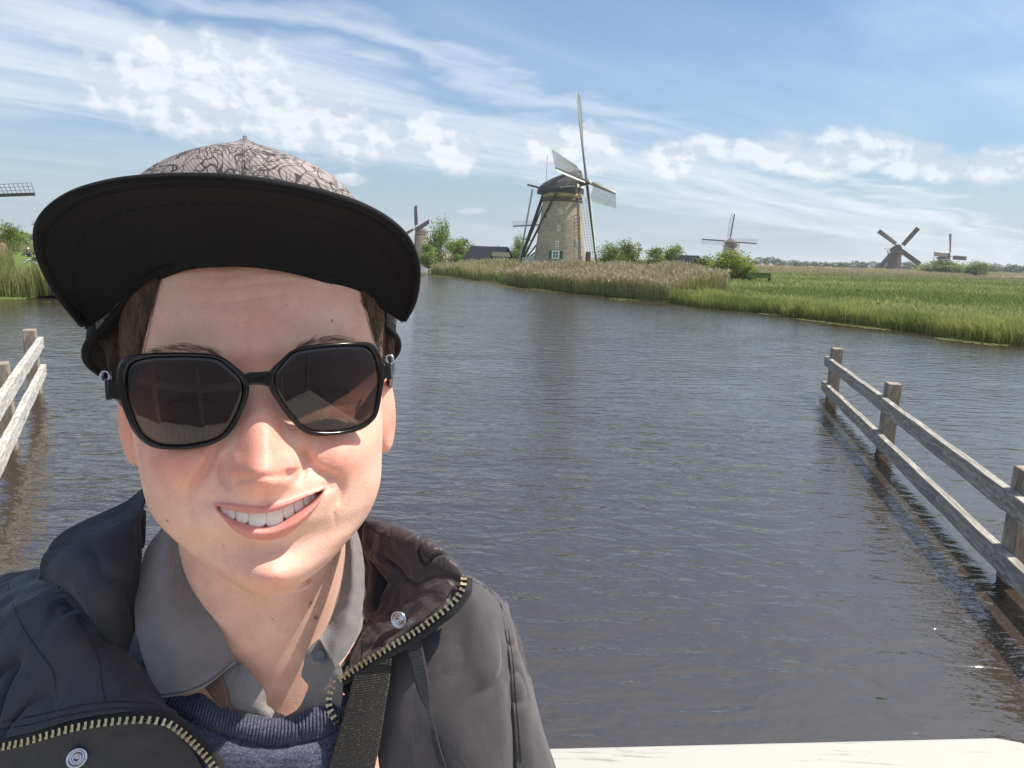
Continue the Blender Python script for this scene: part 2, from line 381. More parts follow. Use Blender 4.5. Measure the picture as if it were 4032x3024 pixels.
# tan and green reed belt in front of the mill
def reedbelt(name, shore, n, dep, h, tan, seed, wd=0.035, lowin=0.0, plume=0.35, hvar=0.25):
    s = rng.uniform(0, 1, n); x, y, nx, ny, L = along(shore, s); d = rng.uniform(0, 1, n)**1.3*dep-0.25
    wob = 0.5*n2(x[::1], y, 0.25, seed)
    X = x+nx*(d+wob); Y = y+ny*(d+wob)
    pat = n2(X, Y, 0.16, seed+5)
    H = h*(1+hvar*n2(X, Y, 0.22, seed+9)*1.6)*rng.uniform(0.72, 1.08, n)*np.clip(0.8+d/dep*0.5, 0.8, 1.15)
    t = np.clip(tan+pat*1.0+rng.uniform(-.3, .3, n), 0, 1)[:, None]
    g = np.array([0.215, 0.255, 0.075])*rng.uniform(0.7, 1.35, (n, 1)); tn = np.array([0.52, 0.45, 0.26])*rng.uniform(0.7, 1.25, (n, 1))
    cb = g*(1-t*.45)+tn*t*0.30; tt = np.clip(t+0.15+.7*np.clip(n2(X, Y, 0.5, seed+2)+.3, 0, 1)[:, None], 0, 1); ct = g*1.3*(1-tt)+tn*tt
    lean = np.stack([rng.normal(-0.08, 0.11, n)*H, rng.normal(0, 0.08, n)*H], 1)
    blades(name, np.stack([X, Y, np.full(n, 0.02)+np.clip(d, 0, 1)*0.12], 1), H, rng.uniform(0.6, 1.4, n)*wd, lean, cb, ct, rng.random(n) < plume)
reedbelt('reed_belt', [gp(*p) for p in ((2008, 1121), (2090, 1133), (2172, 1141), (2395, 1165), (2569, 1183), (2635, 1189))], 32000, 7.0, 1.78, 0.08, 1, wd=0.05)
reedbelt('reed_belt_low', [gp(*p) for p in ((1700, 1078), (1789, 1088), (1850, 1097), (1938, 1107), (2012, 1121))], 14000, 6.0, 1.4, -0.05, 2, wd=0.07, plume=0.2, hvar=0.4)
reedbelt('reeds_behind', [gp(*p) for p in ((2050, 1105), (2300, 1125), (2560, 1120), (2690, 1118))], 15000, 9.0, 1.5, 0.85, 3, wd=0.05, plume=0.6)
reedbelt('reeds_behind_low', [gp(*p) for p in ((2560, 1145), (2690, 1140), (2860, 1128))], 7000, 8.0, 0.95, 0.8, 6, wd=0.06, plume=0.4, hvar=.4)
reedbelt('reeds_left_bank', [gp(*p) for p in ((-500, 1170), (0, 1176), (110, 1174), (230, 1160), (420, 1130), (700, 1100))], 26000, 3.0, 1.75, -0.25, 4, wd=0.045, plume=0.0)
# dry reed land far off
def farbelt(name, u0, u1, v, n, dep, h, seed, w=0.12):
    a, b = gp(u0, v), gp(u1, v)
    reedbelt(name, [a, b], n, dep, h, 0.9, seed, wd=w, plume=0.3)
farbelt('far_reeds', 2700, 4300, 1090, 30000, 60, 1.5, 11, 0.22)
farbelt('far_reeds_left', -500, 500, 985, 9000, 25, 1.6, 12, 0.2)
# tall meadow grass and water plants on the near right bank
def grass(name, n, shore, dep, h, seed, wd):
    s = rng.uniform(0, 1, n); x, y, nx, ny, L = along(shore, s); d = rng.uniform(0, 1, n)**1.25*dep-0.15
    X = x+nx*d; Y = y+ny*d; pat = n2(X, Y, 0.35, seed); pat2 = n2(X, Y, 1.3, seed+3)
    edge = np.clip(1-d/3.0, 0, 1)
    H = h*(0.35+0.75*edge+0.55*np.clip(pat, 0, 1))*rng.uniform(0.6, 1.15, n)*(1+0.5*pat2)
    t = np.clip(0.30+pat*1.2, 0, 1)[:, None]
    g1 = np.array([0.20, 0.25, 0.06]); g2 = np.array([0.36, 0.385, 0.12])
    base = (g1*(1-t)+g2*t)*rng.uniform(0.7, 1.3, (n, 1)); dry = (rng.random(n) < 0.05)[:, None]
    base = np.where(dry, np.array([0.28, 0.22, 0.13]), base)
    lean = np.stack([rng.normal(-0.04, 0.22, n)*H, rng.normal(0, 0.22, n)*H], 1)
    z = np.interp(d, [-0.5, 0, .35, 1.2, 3.5], [-.1, 0.0, .1, .26, .36])
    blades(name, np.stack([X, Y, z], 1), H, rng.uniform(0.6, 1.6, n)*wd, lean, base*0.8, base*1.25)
sh_g = [gp(*p) for p in ((2640, 1189), (2784, 1213), (2985, 1229), (3130, 1248), (3287, 1269), (3440, 1288), (3622, 1309), (3780, 1336), (3923, 1354), (4032, 1360), (4300, 1400))]
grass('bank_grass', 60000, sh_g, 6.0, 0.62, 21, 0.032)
def meadow(name, n, az0, az1, r0, r1, seed):
    az_ = rng.uniform(R(az0), R(az1), n); r = r0*np.exp(rng.uniform(0, 1, n)*math.log(r1/r0)); X = r*np.sin(az_); Y = r*np.cos(az_)
    S_ = np.array(shoreR); saz = np.arctan2(S_[:, 0], S_[:, 1]); sr = np.hypot(S_[:, 0], S_[:, 1]); o = np.argsort(saz); rs = np.interp(az_, saz[o], sr[o])
    k = r > rs+1.2; X, Y, r = X[k], Y[k], r[k]; n = len(X); pat = n2(X, Y, 0.05, seed); p2 = n2(X, Y, 0.35, seed+3); p3 = n2(X*.25+Y*.1, Y, 0.09, seed+7)
    t = np.clip(0.45+pat*1.0+p2*.35+p3*.8, 0, 1)[:, None]; base = (np.array([0.19, 0.235, 0.065])*(1-t)+np.array([0.34, 0.36, 0.13])*t)*rng.uniform(0.72, 1.28, (n, 1))
    tan = np.clip((r-150)/50+p3*1.5, 0, 1)[:, None]; base = base*(1-tan)+np.array([0.33, 0.27, 0.18])*tan
    H = (0.30+0.16*p2)*rng.uniform(0.5, 1.2, n)*(1+r/160); lean = np.stack([rng.normal(0, .25, n)*H, rng.normal(0, .25, n)*H], 1)
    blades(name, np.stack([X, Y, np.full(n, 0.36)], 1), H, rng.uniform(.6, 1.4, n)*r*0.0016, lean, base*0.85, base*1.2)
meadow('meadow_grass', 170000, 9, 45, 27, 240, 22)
# pale water plants and algae along the bank
def lilies(name, shore, n, out, seed):
    s = rng.uniform(0, 1, n); x, y, nx, ny, L = along(shore, s); d = rng.uniform(0, 1, n)**1.4*out
    X = x-nx*d; Y = y-ny*d; keep = (n2(X, Y, 0.3, seed)+n2(X, Y, 1.1, seed+1)*0.5) > -0.05+d/out*0.3
    X, Y = X[keep], Y[keep]; n = len(X); r = rng.uniform(0.04, 0.12, n)
    ang = np.arange(6)*math.pi/3
    V = np.stack([X[:, None]+r[:, None]*np.cos(ang), Y[:, None]+r[:, None]*np.sin(ang), np.full((n, 6), 0.012)+rng.uniform(0, .02, (n, 6))], 2).reshape(-1, 3)
    F = np.arange(n*6).reshape(n, 6); c = np.repeat(np.array([0.15, 0.155, 0.05])*rng.uniform(0.6, 1.3, (n, 1)), 6, 0)
    npmesh(name, V, F, MBL, col=c, kind='stuff')
lilies('lily_pads', [gp(*p) for p in ((1699, 1078), (1789, 1088), (1938, 1107), (2012, 1122), (2172, 1141), (2395, 1165), (2569, 1183))], 5200, 3.2, 31)
lilies('lily_pads_right', sh_g, 4200, 1.2, 32)
lilies('lily_pads_left', [gp(*p) for p in ((-300, 1172), (0, 1178), (110, 1176), (230, 1160))], 2000, 3.0, 33)

# ------------------------------------------------------------------ trees and bushes
MBARK = pmat('bark', (0.10, 0.075, 0.05), 0.9, 6, 0.35, 0.5)
_tree_cache = {}
def tree_mesh(key, w, h, n, leaf, cols, lumps=9, trunk_h=0.25, loose=0.0, seed=0):
    if key in _tree_cache: return _tree_cache[key]
    r = np.random.default_rng(seed+100); ps = []; lum = []
    for i in range(lumps):
        a = r.uniform(0, 2*math.pi); q = r.uniform(0, 1)**0.5*0.62; zz = r.uniform(0.0, 1.0)
        taper = (1-abs(zz*1.1-0.42)**1.7)
        lum.append((w/2*q*math.cos(a)*taper, w/2*q*math.sin(a)*taper, h*(trunk_h+(1-trunk_h)*(0.10+0.78*zz)), w*r.uniform(0.13, 0.26), r.uniform(0.75, 1.25)))
    V = []; C = []
    for (x, y, z, rad, tone) in lum:
        k = n//lumps; d = r.normal(size=(k, 3)); d /= np.linalg.norm(d, axis=1)[:, None]
        rr = rad*r.uniform(0.35, 1.0+loose, k)**0.6*(1+0.35*np.sin(d[:, 0]*5+d[:, 1]*4+x))
        c = np.array([x, y, z])+d*rr[:, None]*np.array([1, 1, 0.85])
        e1 = r.normal(size=(k, 3)); e1 /= np.linalg.norm(e1, axis=1)[:, None]; e2 = np.cross(e1, r.normal(size=(k, 3))); e2 /= np.linalg.norm(e2, axis=1)[:, None]
        s = leaf*r.uniform(0.5, 1.4, k)[:, None]
        V.append(np.stack([c-e1*s, c+e2*s*0.5, c+e1*s, c-e2*s*0.5], 1))
        cc = np.array(cols[int(r.integers(len(cols)))])*tone*r.uniform(0.7, 1.3, (k, 1)); C.append(np.repeat(cc[:, None], 4, 1))
    V = np.concatenate(V).reshape(-1, 3); C = np.concatenate(C).reshape(-1, 3); V[:, 2] = np.maximum(V[:, 2], 0.02)
    F = np.arange(len(V)).reshape(-1, 4)
    tr = MB(); lean = r.uniform(-.06, .06)*w
    tr.tube([(0, 0, -0.2), (lean*.4, 0, h*0.25), (lean, 0, h*0.55), (lean*1.5, 0, h*0.88)], [0.035*h*0.6, 0.03*h*0.55, 0.016*h, 0.004*h], 7)
    for (x, y, z, rad, tone) in lum: 
        z0 = max(0.12*h, z-h*0.28); tr.tube([(lean*z0/h, 0, z0), ((x+lean)*.5, y*.5, (z+z0)/2), (x, y, z)], [0.010*h, 0.007*h, 0.003*h], 5)
    _tree_cache[key] = (V, F, C, tr); return _tree_cache[key]
_tree_me = {}
def tree(name, u, v, dist, wpx, hpx, kind, label, cat='tree', group=None, n=2600, leaf=None, cols=None, loose=0.0, lumps=11, trunk=0.2, seed=0, base=0.35):
    """u: centre, v: top of the tree as seen; dist metres; wpx/hpx: size in photograph pixels"""
    d = ray(u, v); d = d/math.hypot(d[0], d[1]); P = CAM+d*dist
    w = wpx*dist/FPX*1.15; topz = P[2]; h = topz-base
    key = kind
    o = empty(name, (P[0], P[1], base), label, cat, group)
    if key in _tree_me: mt, mc = _tree_me[key]
    else:
        V, F, C, tr = tree_mesh(key, 1.0, 1.0, n, (leaf or 0.2), cols or GREEN, lumps, trunk, loose, seed)
        tmp = tr.build('trunk', MBARK); mt = tmp.data; bpy.data.objects.remove(tmp)
        tmp = npmesh('crown', V, F, MLEAF, col=C); mc = tmp.data; bpy.data.objects.remove(tmp); _tree_me[key] = (mt, mc)
    for nm, me in (('trunk', mt), ('crown', mc)):
        q = bpy.data.objects.new(nm, me); COL.objects.link(q); q.parent = o
    o.scale = (w, w, h); o.rotation_euler = (0, 0, seed*1.3+u*0.01)
    return o
GREEN = [(0.16, 0.22, 0.045), (0.20, 0.25, 0.05), (0.12, 0.18, 0.04)]
LIGHT = [(0.27, 0.33, 0.09), (0.22, 0.30, 0.09), (0.18, 0.25, 0.07)]
DARK = [(0.055, 0.085, 0.030), (0.07, 0.10, 0.035)]
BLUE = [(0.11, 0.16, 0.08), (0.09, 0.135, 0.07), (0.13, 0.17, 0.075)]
tree('birch_tree', 1735, 868, 100, 105, 190, 'loose', 'tall loose pale green tree beside the mill near the cap brim', 'tree', n=5200, leaf=0.022, cols=LIGHT, loose=0.5, lumps=26, trunk=0.10, seed=1)
tree('bush', 1690, 960, 96, 90, 90, 'bushA', 'light green bush overhanging the channel below the tall loose tree', 'bush', n=5000, leaf=0.030, cols=LIGHT, loose=0.3, lumps=16, trunk=0.0, seed=2)
tree('bush', 1800, 938, 110, 130, 110, 'bushA', 'wide green bush between the tall loose tree and the black shed roof', 'bush', seed=3)
tree('bush', 1866, 965, 118, 80, 80, 'bushB', 'green bush partly behind the left edge of the black shed roof', 'bush', n=5600, leaf=0.027, cols=GREEN, loose=0.35, lumps=18, trunk=0.0, seed=4)
tree('bush', 1955, 960, 112, 80, 80, 'bushD', 'dark spiky bush rising behind the black shed roof', 'bush', n=5000, leaf=0.03, cols=DARK, loose=0.4, lumps=14, trunk=0.0, seed=5)
tree('young_tree', 2048, 930, 140, 70, 110, 'loose', 'slim young tree behind the tail beams of the brick windmill', 'tree', seed=6)
tree('bush', 2030, 978, 130, 90, 70, 'bushB', 'green bush behind the white rails left of the brick windmill', 'bush', seed=7)
tree('bush', 2395, 962, 112, 110, 90, 'bushB', 'green bush immediately right of the lower sail of the brick windmill', 'bush', seed=8)
tree('bush', 2480, 950, 118, 130, 95, 'bushB', 'tallest green bush right of the brick windmill', 'bush', seed=9)
tree('bush', 2590, 975, 125, 110, 80, 'bushA', 'pale loose bush between the two groups right of the brick windmill', 'bush', seed=10)
tree('bush', 2650, 965, 112, 100, 85, 'bushA', 'pale green bush left of the small black gabled shed', 'bush', seed=11)
tree('bush', 2790, 1010, 105, 110, 60, 'bushB', 'low bush right of the small black gabled shed', 'bush', seed=12)
tree('bush', 2880, 992, 84, 170, 105, 'bushC', 'big bright yellow-green bush on the meadow below the second windmill', 'bush', n=9000, leaf=0.024, cols=[(0.25, 0.31, 0.045), (0.20, 0.27, 0.042), (0.29, 0.34, 0.055)], loose=0.45, lumps=26, trunk=0.0, seed=13)
tree('bush', 2955, 1040, 82, 80, 50, 'bushC', 'low bright bush at the right foot of the big yellow-green bush', 'bush', seed=14)
tree('tree', 3735, 1026, 330, 160, 55, 'bushA', 'broad pale willow below the far right windmill', 'tree', seed=15)
tree('tree', 3845, 1030, 320, 90, 50, 'bushB', 'round darker willow right of the broad pale willow', 'tree', seed=16)
tree('bush', 15, 880, 120, 90, 60, 'bushB', 'green bush above the path at the left edge of the photo', 'bush', seed=17)
tree('bush', 60, 905, 150, 90, 40, 'bushA', 'low bush right of the green bush at the left edge', 'bush', seed=18)
# distant rows of trees: things, a few pixels each
for i in range(46):
    u = 2975+i*23.5+random.uniform(-8, 8); big = random.random()
    top = 1033+(u-3000)*0.030-(8+22*big*(0.55+0.45*math.sin(u*0.013)))
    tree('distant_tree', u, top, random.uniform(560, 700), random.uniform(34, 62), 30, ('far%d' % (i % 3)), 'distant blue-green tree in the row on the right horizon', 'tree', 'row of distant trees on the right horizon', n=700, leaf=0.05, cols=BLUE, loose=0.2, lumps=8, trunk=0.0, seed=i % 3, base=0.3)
for i in range(9):
    u = -40+i*26; tree('distant_tree', u, 918+u*0.03+random.uniform(-4, 4), 520, 50, 24, 'far%d' % (i % 3), 'distant tree in the low row on the left horizon', 'tree', 'row of distant trees on the left horizon', seed=i % 3, base=0.3)
# ------------------------------------------------------------------ windmills
def mat_brick():
    m, nt, b = new_mat('mill_brick'); co = objco(nt)
    # courses: height against angle round the tower
    sp = nt.nodes.new('ShaderNodeSeparateXYZ'); nt.links.new(co, sp.inputs[0])
    ang = mathn(nt, 'MULTIPLY', mathn(nt, 'ARCTAN2', sp.outputs[1], sp.outputs[0]), 3.8)
    cb = nt.nodes.new('ShaderNodeCombineXYZ'); nt.links.new(ang, cb.inputs[0]); nt.links.new(sp.outputs[2], cb.inputs[1])
    br = nt.nodes.new('ShaderNodeTexBrick'); nt.links.new(cb.outputs[0], br.inputs['Vector']); br.inputs['Scale'].default_value = 1.0
    br.inputs['Brick Width'].default_value = 0.5; br.inputs['Row Height'].default_value = 0.16; br.inputs['Mortar Size'].default_value = 0.012
    br.inputs['Color1'].default_value = (0.33, 0.27, 0.20, 1); br.inputs['Color2'].default_value = (0.42, 0.35, 0.265, 1); br.inputs['Mortar'].default_value = (0.33, 0.29, 0.24, 1)
    n1 = noisen(nt, co, 0.35, 5, 0.65); n2_ = noisen(nt, mapn(nt, co, (1, 1, 3)), 1.4, 4, 0.6)
    c = mixc(nt, ramp(nt, n1, [(0.42, 0.0), (0.6, 0.75)]), br.outputs['Color'], (0.47, 0.40, 0.30))
    c = mixc(nt, ramp(nt, n2_, [(0.45, 0.0), (0.75, 0.6)]), c, (0.17, 0.14, 0.11))
    nt.links.new(c, b.inputs['Base Color']); b.inputs['Roughness'].default_value = 0.9
    bumpn(nt, b, br.outputs['Fac'], -0.3, 0.02); return m
MBRICK = mat_brick()
MSHED = pmat('black_tarred_shed', (0.014, 0.017, 0.022), 0.7, 3, 0.3, 0.3, 8)
MTHATCH = pmat('thatch', (0.120, 0.103, 0.085), 0.95, 1.5, 0.35, 0.6, 6)
MTARRED = pmat('tarred_boards', (0.060, 0.056, 0.054), 0.75, 3, 0.4, 0.4, 8)
MDWOOD = pmat('dark_sail_wood', (0.060, 0.048, 0.04), 0.7, 3, 0.3, 0.2)
MGREY = pmat('weathered_lattice', (0.30, 0.29, 0.26), 0.8, 3, 0.3, 0.1)
MGREYD = pmat('dark_lattice', (0.11, 0.10, 0.085), 0.8, 3, 0.3, 0.1)
MPALE = pmat('pale_green_paint', (0.50, 0.58, 0.52), 0.55, 2, 0.12, 0.1)
MWHITE = pmat('white_paint', (0.78, 0.78, 0.74), 0.5, 2, 0.06, 0.05)
MGREEN = pmat('green_shutters', (0.02, 0.10, 0.06), 0.5, 2, 0.2, 0.05)
MOCHRE = pmat('ochre_band', (0.36, 0.28, 0.13), 0.7, 2, 0.15, 0.1)
MRED = pmat('red_paint', (0.45, 0.04, 0.03), 0.5, 2, 0.1, 0)
MGLASSD = pmat('window_glass', (0.10, 0.14, 0.16), 0.08, 2, 0.1, 0)
MCLOTH = pmat('brown_sail_cloth', (0.085, 0.062, 0.045), 0.85, 1.5, 0.25, 0.2)
def sailpts(phi, tilt, hub):
    zp = Vector((-math.sin(tilt), 0, math.cos(tilt))); n = Vector((math.cos(tilt), 0, math.sin(tilt))); Y = Vector((0, 1, 0))
    d = zp*math.cos(phi)+Y*math.sin(phi); c = -zp*math.sin(phi)+Y*math.cos(phi)
    return d, c, n
def mill(u, vhub, dist, hub_h, yaw, phi0, style, label, cloth=False, scale=1.0, detail=False, sail_len=14.0, base_z=None, group='windmills of the polder', stock=None):
    """u,vhub: where the hub is seen; dist in metres; hub_h hub height over the mill's ground"""
    tilt = R(11); d = ray(u, vhub); d = d/math.hypot(d[0], d[1]); H = CAM+d*dist
    sc = scale; hubx = 4.2*sc; q = Matrix.Rotation(yaw, 3, 'Z')
    off = q @ Vector((hubx, 0, 0)); bz = H[2]-hub_h
    o = empty('windmill', (H[0]-off[0], H[1]-off[1], bz), label, 'windmill', group); o.rotation_euler = (0, 0, yaw)
    Ht = hub_h-1.9*sc
    rb, rt = (4.55*sc, 3.0*sc) if style == 'brick' else (4.6*sc, 2.7*sc)
    t = MB(); prof = [(rb+0.05, -0.4), (rb, 0)]+[(rb+(rt-rb)*(k/12)**0.92, Ht*k/12) for k in range(1, 13)]
    if style == 'brick': prof += [(rt+0.10, Ht+0.0), (rt+0.12, Ht+0.05)]
    t.lathe(prof, 40 if style == 'brick' else 8)
    t.build('tower', MBRICK if style == 'brick' else MTHATCH, o, smooth=(style == 'brick'))
    if style == 'brick':
        MB().lathe([(rt+0.13, Ht-1.15), (rt+0.20, Ht-1.1), (rt+0.20, Ht-0.8), (rt+0.12, Ht-0.75), (rt+.16, Ht-.6), (rt+0.16, Ht-0.5), (rt+.1, Ht-.45)], 40).build('cornice', MTHATCH, o, True)
        MB().lathe([(rt+0.15, Ht-0.45), (rt+0.17, Ht-0.43), (rt+0.17, Ht+0.12), (rt+.1, Ht+.14)], 40).build('ochre_band', MOCHRE, o, True)
    # cap: boat-shaped, high at the sail end
    secs = [(-4.1, 0.9, 1.2), (-3.2, 1.9, 1.85), (-1.6, 2.9, 2.6), (0.2, 3.15, 3.2), (1.6, 2.8, 3.55), (2.6, 2.1, 3.7), (2.9, 1.9, 3.6)]
    prof = [(-1, 0), (-1.02, .22), (-.86, .50), (-.55, .78), (-.2, .96), (0, 1), (.2, .96), (.55, .78), (.86, .50), (1.02, .22), (1, 0)]
    v = []; f = []; K = len(prof)
    for (x, w, h) in secs:
        for (a, b_) in prof: v.append((x*sc, a*w*sc, Ht+0.15+b_*h*sc))
    for i in range(len(secs)-1):
        for k in range(K-1): f.append((i*K+k, i*K+k+1, (i+1)*K+k+1, (i+1)*K+k))
        f.append((i*K+K-1, i*K, (i+1)*K, (i+1)*K+K-1))
    f.append(tuple(range(K))); f.append(tuple((len(secs)-1)*K+k for k in range(K)))
    MB().add(v, f).build('cap', MTARRED if detail else MTHATCH, o, smooth=False)
    hub = Vector((hubx, 0, hub_h)); dn = Vector((math.cos(tilt), 0, math.sin(tilt)))
    MB().tube([hub-dn*3.2*sc, hub-dn*0.4, hub+dn*0.35], [0.32*sc, 0.36*sc, 0.3*sc], 10).build('windshaft', MDWOOD, o)
    if detail:
        MB().tube([hub+dn*0.36, hub+dn*0.5], [0.33, 0.22], 12).build('hub_plate', MWHITE, o)
        MB().box((2.96*sc, 0, Ht+1.35), (0.12, 3.0, 0.5)).build('front_board', MWHITE, o)
        MB().lathe([(0.28, 0), (0.3, 0.1), (0, 0.12)], 12, (-0.4, -3.1, Ht+1.9)).build('red_ornament', MRED, o)
        wv = MB(); wv.beam((0.8, -3.25, Ht+0.9), (2.9, -2.3, Ht+1.2), 0.12, 0.12); wv.build('side_beam', MPALE, o)
    # sails
    for k in range(4):
        ph = phi0+k*math.pi/2; D, C_, N = sailpts(ph, tilt, hub); L = sail_len*sc
        s = MB(); off_ = N*(0.18 if k % 2 else -0.18)*sc
        s.beam(hub+off_-D*0.5, hub+off_+D*L, 0.42*sc, 0.36*sc, 0.18*sc, 0.16*sc, up=N)
        st = s.build('sail', stock[k] if stock else MDWOOD, o)
        lat = MB(); wd_ = (2.5 if detail else 1.95)*sc; r0 = 2.4*sc; nb = 26 if detail else 12
        def P(r, w):
            tw = R(24-20*(r/L)); return hub+off_+D*r+(C_*math.cos(tw)-N*math.sin(tw))*w
        if cloth:
            vs = []; nn = 12
            for i in range(nn+1):
                r = r0+(L-r0)*i/nn; vs += [P(r, 0.1), P(r, wd_)]
            vs2 = [Vector(p)+N*0.06 for p in vs]; nv = len(vs)
            ff = [(2*i, 2*i+1, 2*i+3, 2*i+2) for i in range(nn)]+[(nv+2*i, nv+2*i+2, nv+2*i+3, nv+2*i+1) for i in range(nn)]
            lat.add(vs+vs2, ff)
            lat.build('sail_cloth', MCLOTH, st)
        else:
            bw = 0.065 if detail else 0.075
            for i in range(nb+1):
                r = r0+(L-r0)*i/nb; lat.beam(P(r, 0), P(r, wd_), bw, bw, up=D)
            for w in (0.33, 0.66, 1.0):
                for i in range(6):
                    ra = r0+(L-r0)*i/6; rb_ = r0+(L-r0)*(i+1)/6; lat.beam(P(ra, wd_*w), P(rb_, wd_*w), bw*0.9, bw*0.9, up=N)
            lat.build('sail_lattice', MGREY if detail else MGREYD, st)
        wb_ = MB()
        vs = [];
        for r in (r0, L*0.55, L): 
            tw = R(24-20*(r/L)); a = hub+off_+D*r; e = (C_*math.cos(tw)-N*math.sin(tw))
            vs += [a-e*0.1, a-e*0.52*sc, a-e*0.52*sc+N*0.05, a-e*0.1+N*0.05]
        wb_.add(vs, [(0, 1, 5, 4), (4, 5, 9, 8), (3, 7, 6, 2), (7, 11, 10, 6), (1, 2, 6, 5), (5, 6, 10, 9), (0, 4, 7, 3), (4, 8, 11, 7), (0, 3, 2, 1), (8, 9, 10, 11)])
        wb_.build('wind_board', MPALE if detail else (MGREYD if not cloth else MDWOOD), st)
    # tail beams
    tz = 0.9; foot = Vector((-7.4*sc, 0, tz))
    tb = MB(); tb.beam((-3.3*sc, 0, Ht+0.3), foot, 0.34*sc, 0.42*sc); tb.build('tail_pole', MDWOOD, o)
    for y in (-1, 1):
        MB().beam((-3.9*sc, y*3.2*sc, Ht+0.7), foot+Vector((0.3, y*.2, 1.2)), 0.22*sc).build('tail_brace', MPALE if (detail and y < 0) else MDWOOD, o)
        MB().beam((0.4*sc, y*4.0*sc, Ht-0.1), foot+Vector((0.5, y*.2, .5)), 0.24*sc).build('tail_brace', MDWOOD, o)
    MB().beam((-3.9*sc, -5.0*sc, Ht+1.15), (-3.9*sc, 5.0*sc, Ht+1.15), 0.24*sc).build('cross_beam', MDWOOD, o)
    MB().beam((0.4*sc, -4.1*sc, Ht-0.1), (0.4*sc, 4.1*sc, Ht-0.1), 0.24*sc).build('cross_beam', MDWOOD, o)
    if detail:
        MB().beam((-6.2, -1.5, 5.4), (-6.2, 2.0, 5.3), 0.12).build('cross_beam', MDWOOD, o)
        MB().beam(foot+Vector((0, 0, .2)), (-4.0, 0, 3.6), 0.2).build('tail_brace', MDWOOD, o)
        w = MB()
        for k in range(8):
            a = k*math.pi/4; w.beam(foot+Vector((-.5, 0, .3)), foot+Vector((-.5, 0.9*math.cos(a), 0.3+0.9*math.sin(a))), 0.09)
        w.build('winding_wheel', MPALE, o)
        MB().tube([(-2.6, -.8, Ht+2.0), (-2.6, -.8, Ht+6.2)], 0.035, 5).build('lightning_rod', MGREY, o)
    return o, q, Ht, rb, rt
YM = R(-25)
omill, qm, Htm, rbm, rtm = mill(2315, 719, 112, 14.4, YM, R(2), 'brick', 'large round brick windmill with pale lattice sails standing behind the reeds', detail=True, stock=[pmat('grey_stock', (0.25, 0.27, 0.25), .6, 3, .2, .1), MDWOOD, MDWOOD, MDWOOD])
# openings of the brick tower
def on_tower(u, v, rad_extra=0.0):
    """local point and outward angle on the tower where the photograph shows (u, v)"""
    d = ray(u, v); d = d/np.linalg.norm(d); c = np.array(omill.location)
    best = None
    for k in range(400):
        t = 104+k*0.04; p = CAM+d*t*1.0; z = p[2]-c[2]
        r = rbm+(rtm-rbm)*(max(z, 0)/Htm)**0.92
        if math.hypot(p[0]-c[0], p[1]-c[1]) <= r: best = p; break
    if best is None: best = CAM+d*108
    loc = qm.transposed() @ Vector(best-c); return loc, math.atan2(loc.y, loc.x)
def tower_window(u, v, wpx, hpx, arch=False, shutters=False, name='window'):
    loc, a = on_tower(u, v); s = 112/FPX; w, h = wpx*s*.82, hpx*s*.82
    M = Matrix.Rotation(a-math.pi/2+math.pi, 3, 'Z')        # local -Y outward
    def pt(x, y, z): return loc+M @ Vector((x, y, z))
    lean = 0.10
    fr = MB()
    if arch:
        outer = [(-w/2, -h/2)]+[(-w/2*math.cos(t), h*0.18+h*0.32*math.sin(t)) for t in np.linspace(0, math.pi, 9)]+[(w/2, -h/2)]
        fr.prism([pt(x, -0.14, z) for x, z in outer], M @ Vector((0, .3, 0)))
    else: fr.prism([pt(x, -0.14, z) for x, z in ((-w/2, -h/2), (w/2, -h/2), (w/2, h/2), (-w/2, h/2))], M @ Vector((0, .3, 0)))
    win = fr.build(name, MWHITE, omill)
    iw, ih = w*0.62, h*0.72
    MB().prism([pt(x, -0.16, z) for x, z in ((-iw/2, -ih/2), (iw/2, -ih/2), (iw/2, ih/2), (-iw/2, ih/2))], M @ Vector((0, .1, 0))).build('pane', MGLASSD, win)
    b = MB(); b.prism([pt(x, -0.19, z) for x, z in ((-.035, -ih/2), (.035, -ih/2), (.035, ih/2), (-.035, ih/2))], M @ Vector((0, .05, 0)))
    b.prism([pt(x, -0.19, z) for x, z in ((-iw/2, -.035), (iw/2, -.035), (iw/2, .035), (-iw/2, .035))], M @ Vector((0, .04, 0))); b.build('glazing_bar', MWHITE, win)
    if shutters:
        for sgn in (-1, 1):
            x0 = sgn*(w/2+0.02); x1 = sgn*(w/2+w*0.36)
            MB().prism([pt(x, -0.16, z) for x, z in ((x0, -h/2), (x1, -h/2), (x1, h/2), (x0, h/2))], M @ Vector((0, .08, 0))).build('shutter', MGREEN, omill)
tower_window(2204, 833, 16, 24, True); tower_window(2200, 899, 14, 26); tower_window(2193, 961, 15, 28); tower_window(2269, 955, 12, 26)
tower_window(2188, 1003, 36, 36, shutters=True); tower_window(2289, 1018, 12, 26)
loc, a = on_tower(2315, 1020); 
MB().lathe([(0.25, 0), (0.25, 0.25)], 12, tuple(on_tower(2148, 854)[0])).build('vent_hole', MDWOOD, omill)
M_ = Matrix.Rotation(a+math.pi/2, 3, 'Z'); MB().prism([loc+M_ @ Vector((x, -.2, z)) for x, z in ((-.35, -1.2), (.35, -1.2), (.35, 1.1), (-.35, 1.1))], M_ @ Vector((0, .4, 0))).build('door', MDWOOD, omill)
# green lean-to at the left foot
gs = MB(); gs.prism([(-5.6, -2.6, -.2), (-3.4, -2.6, -.2), (-3.4, -2.6, 2.9), (-5.6, -2.6, 2.4)], (0, 2.4, 0)); gs.build('annex', MPALE, omill)

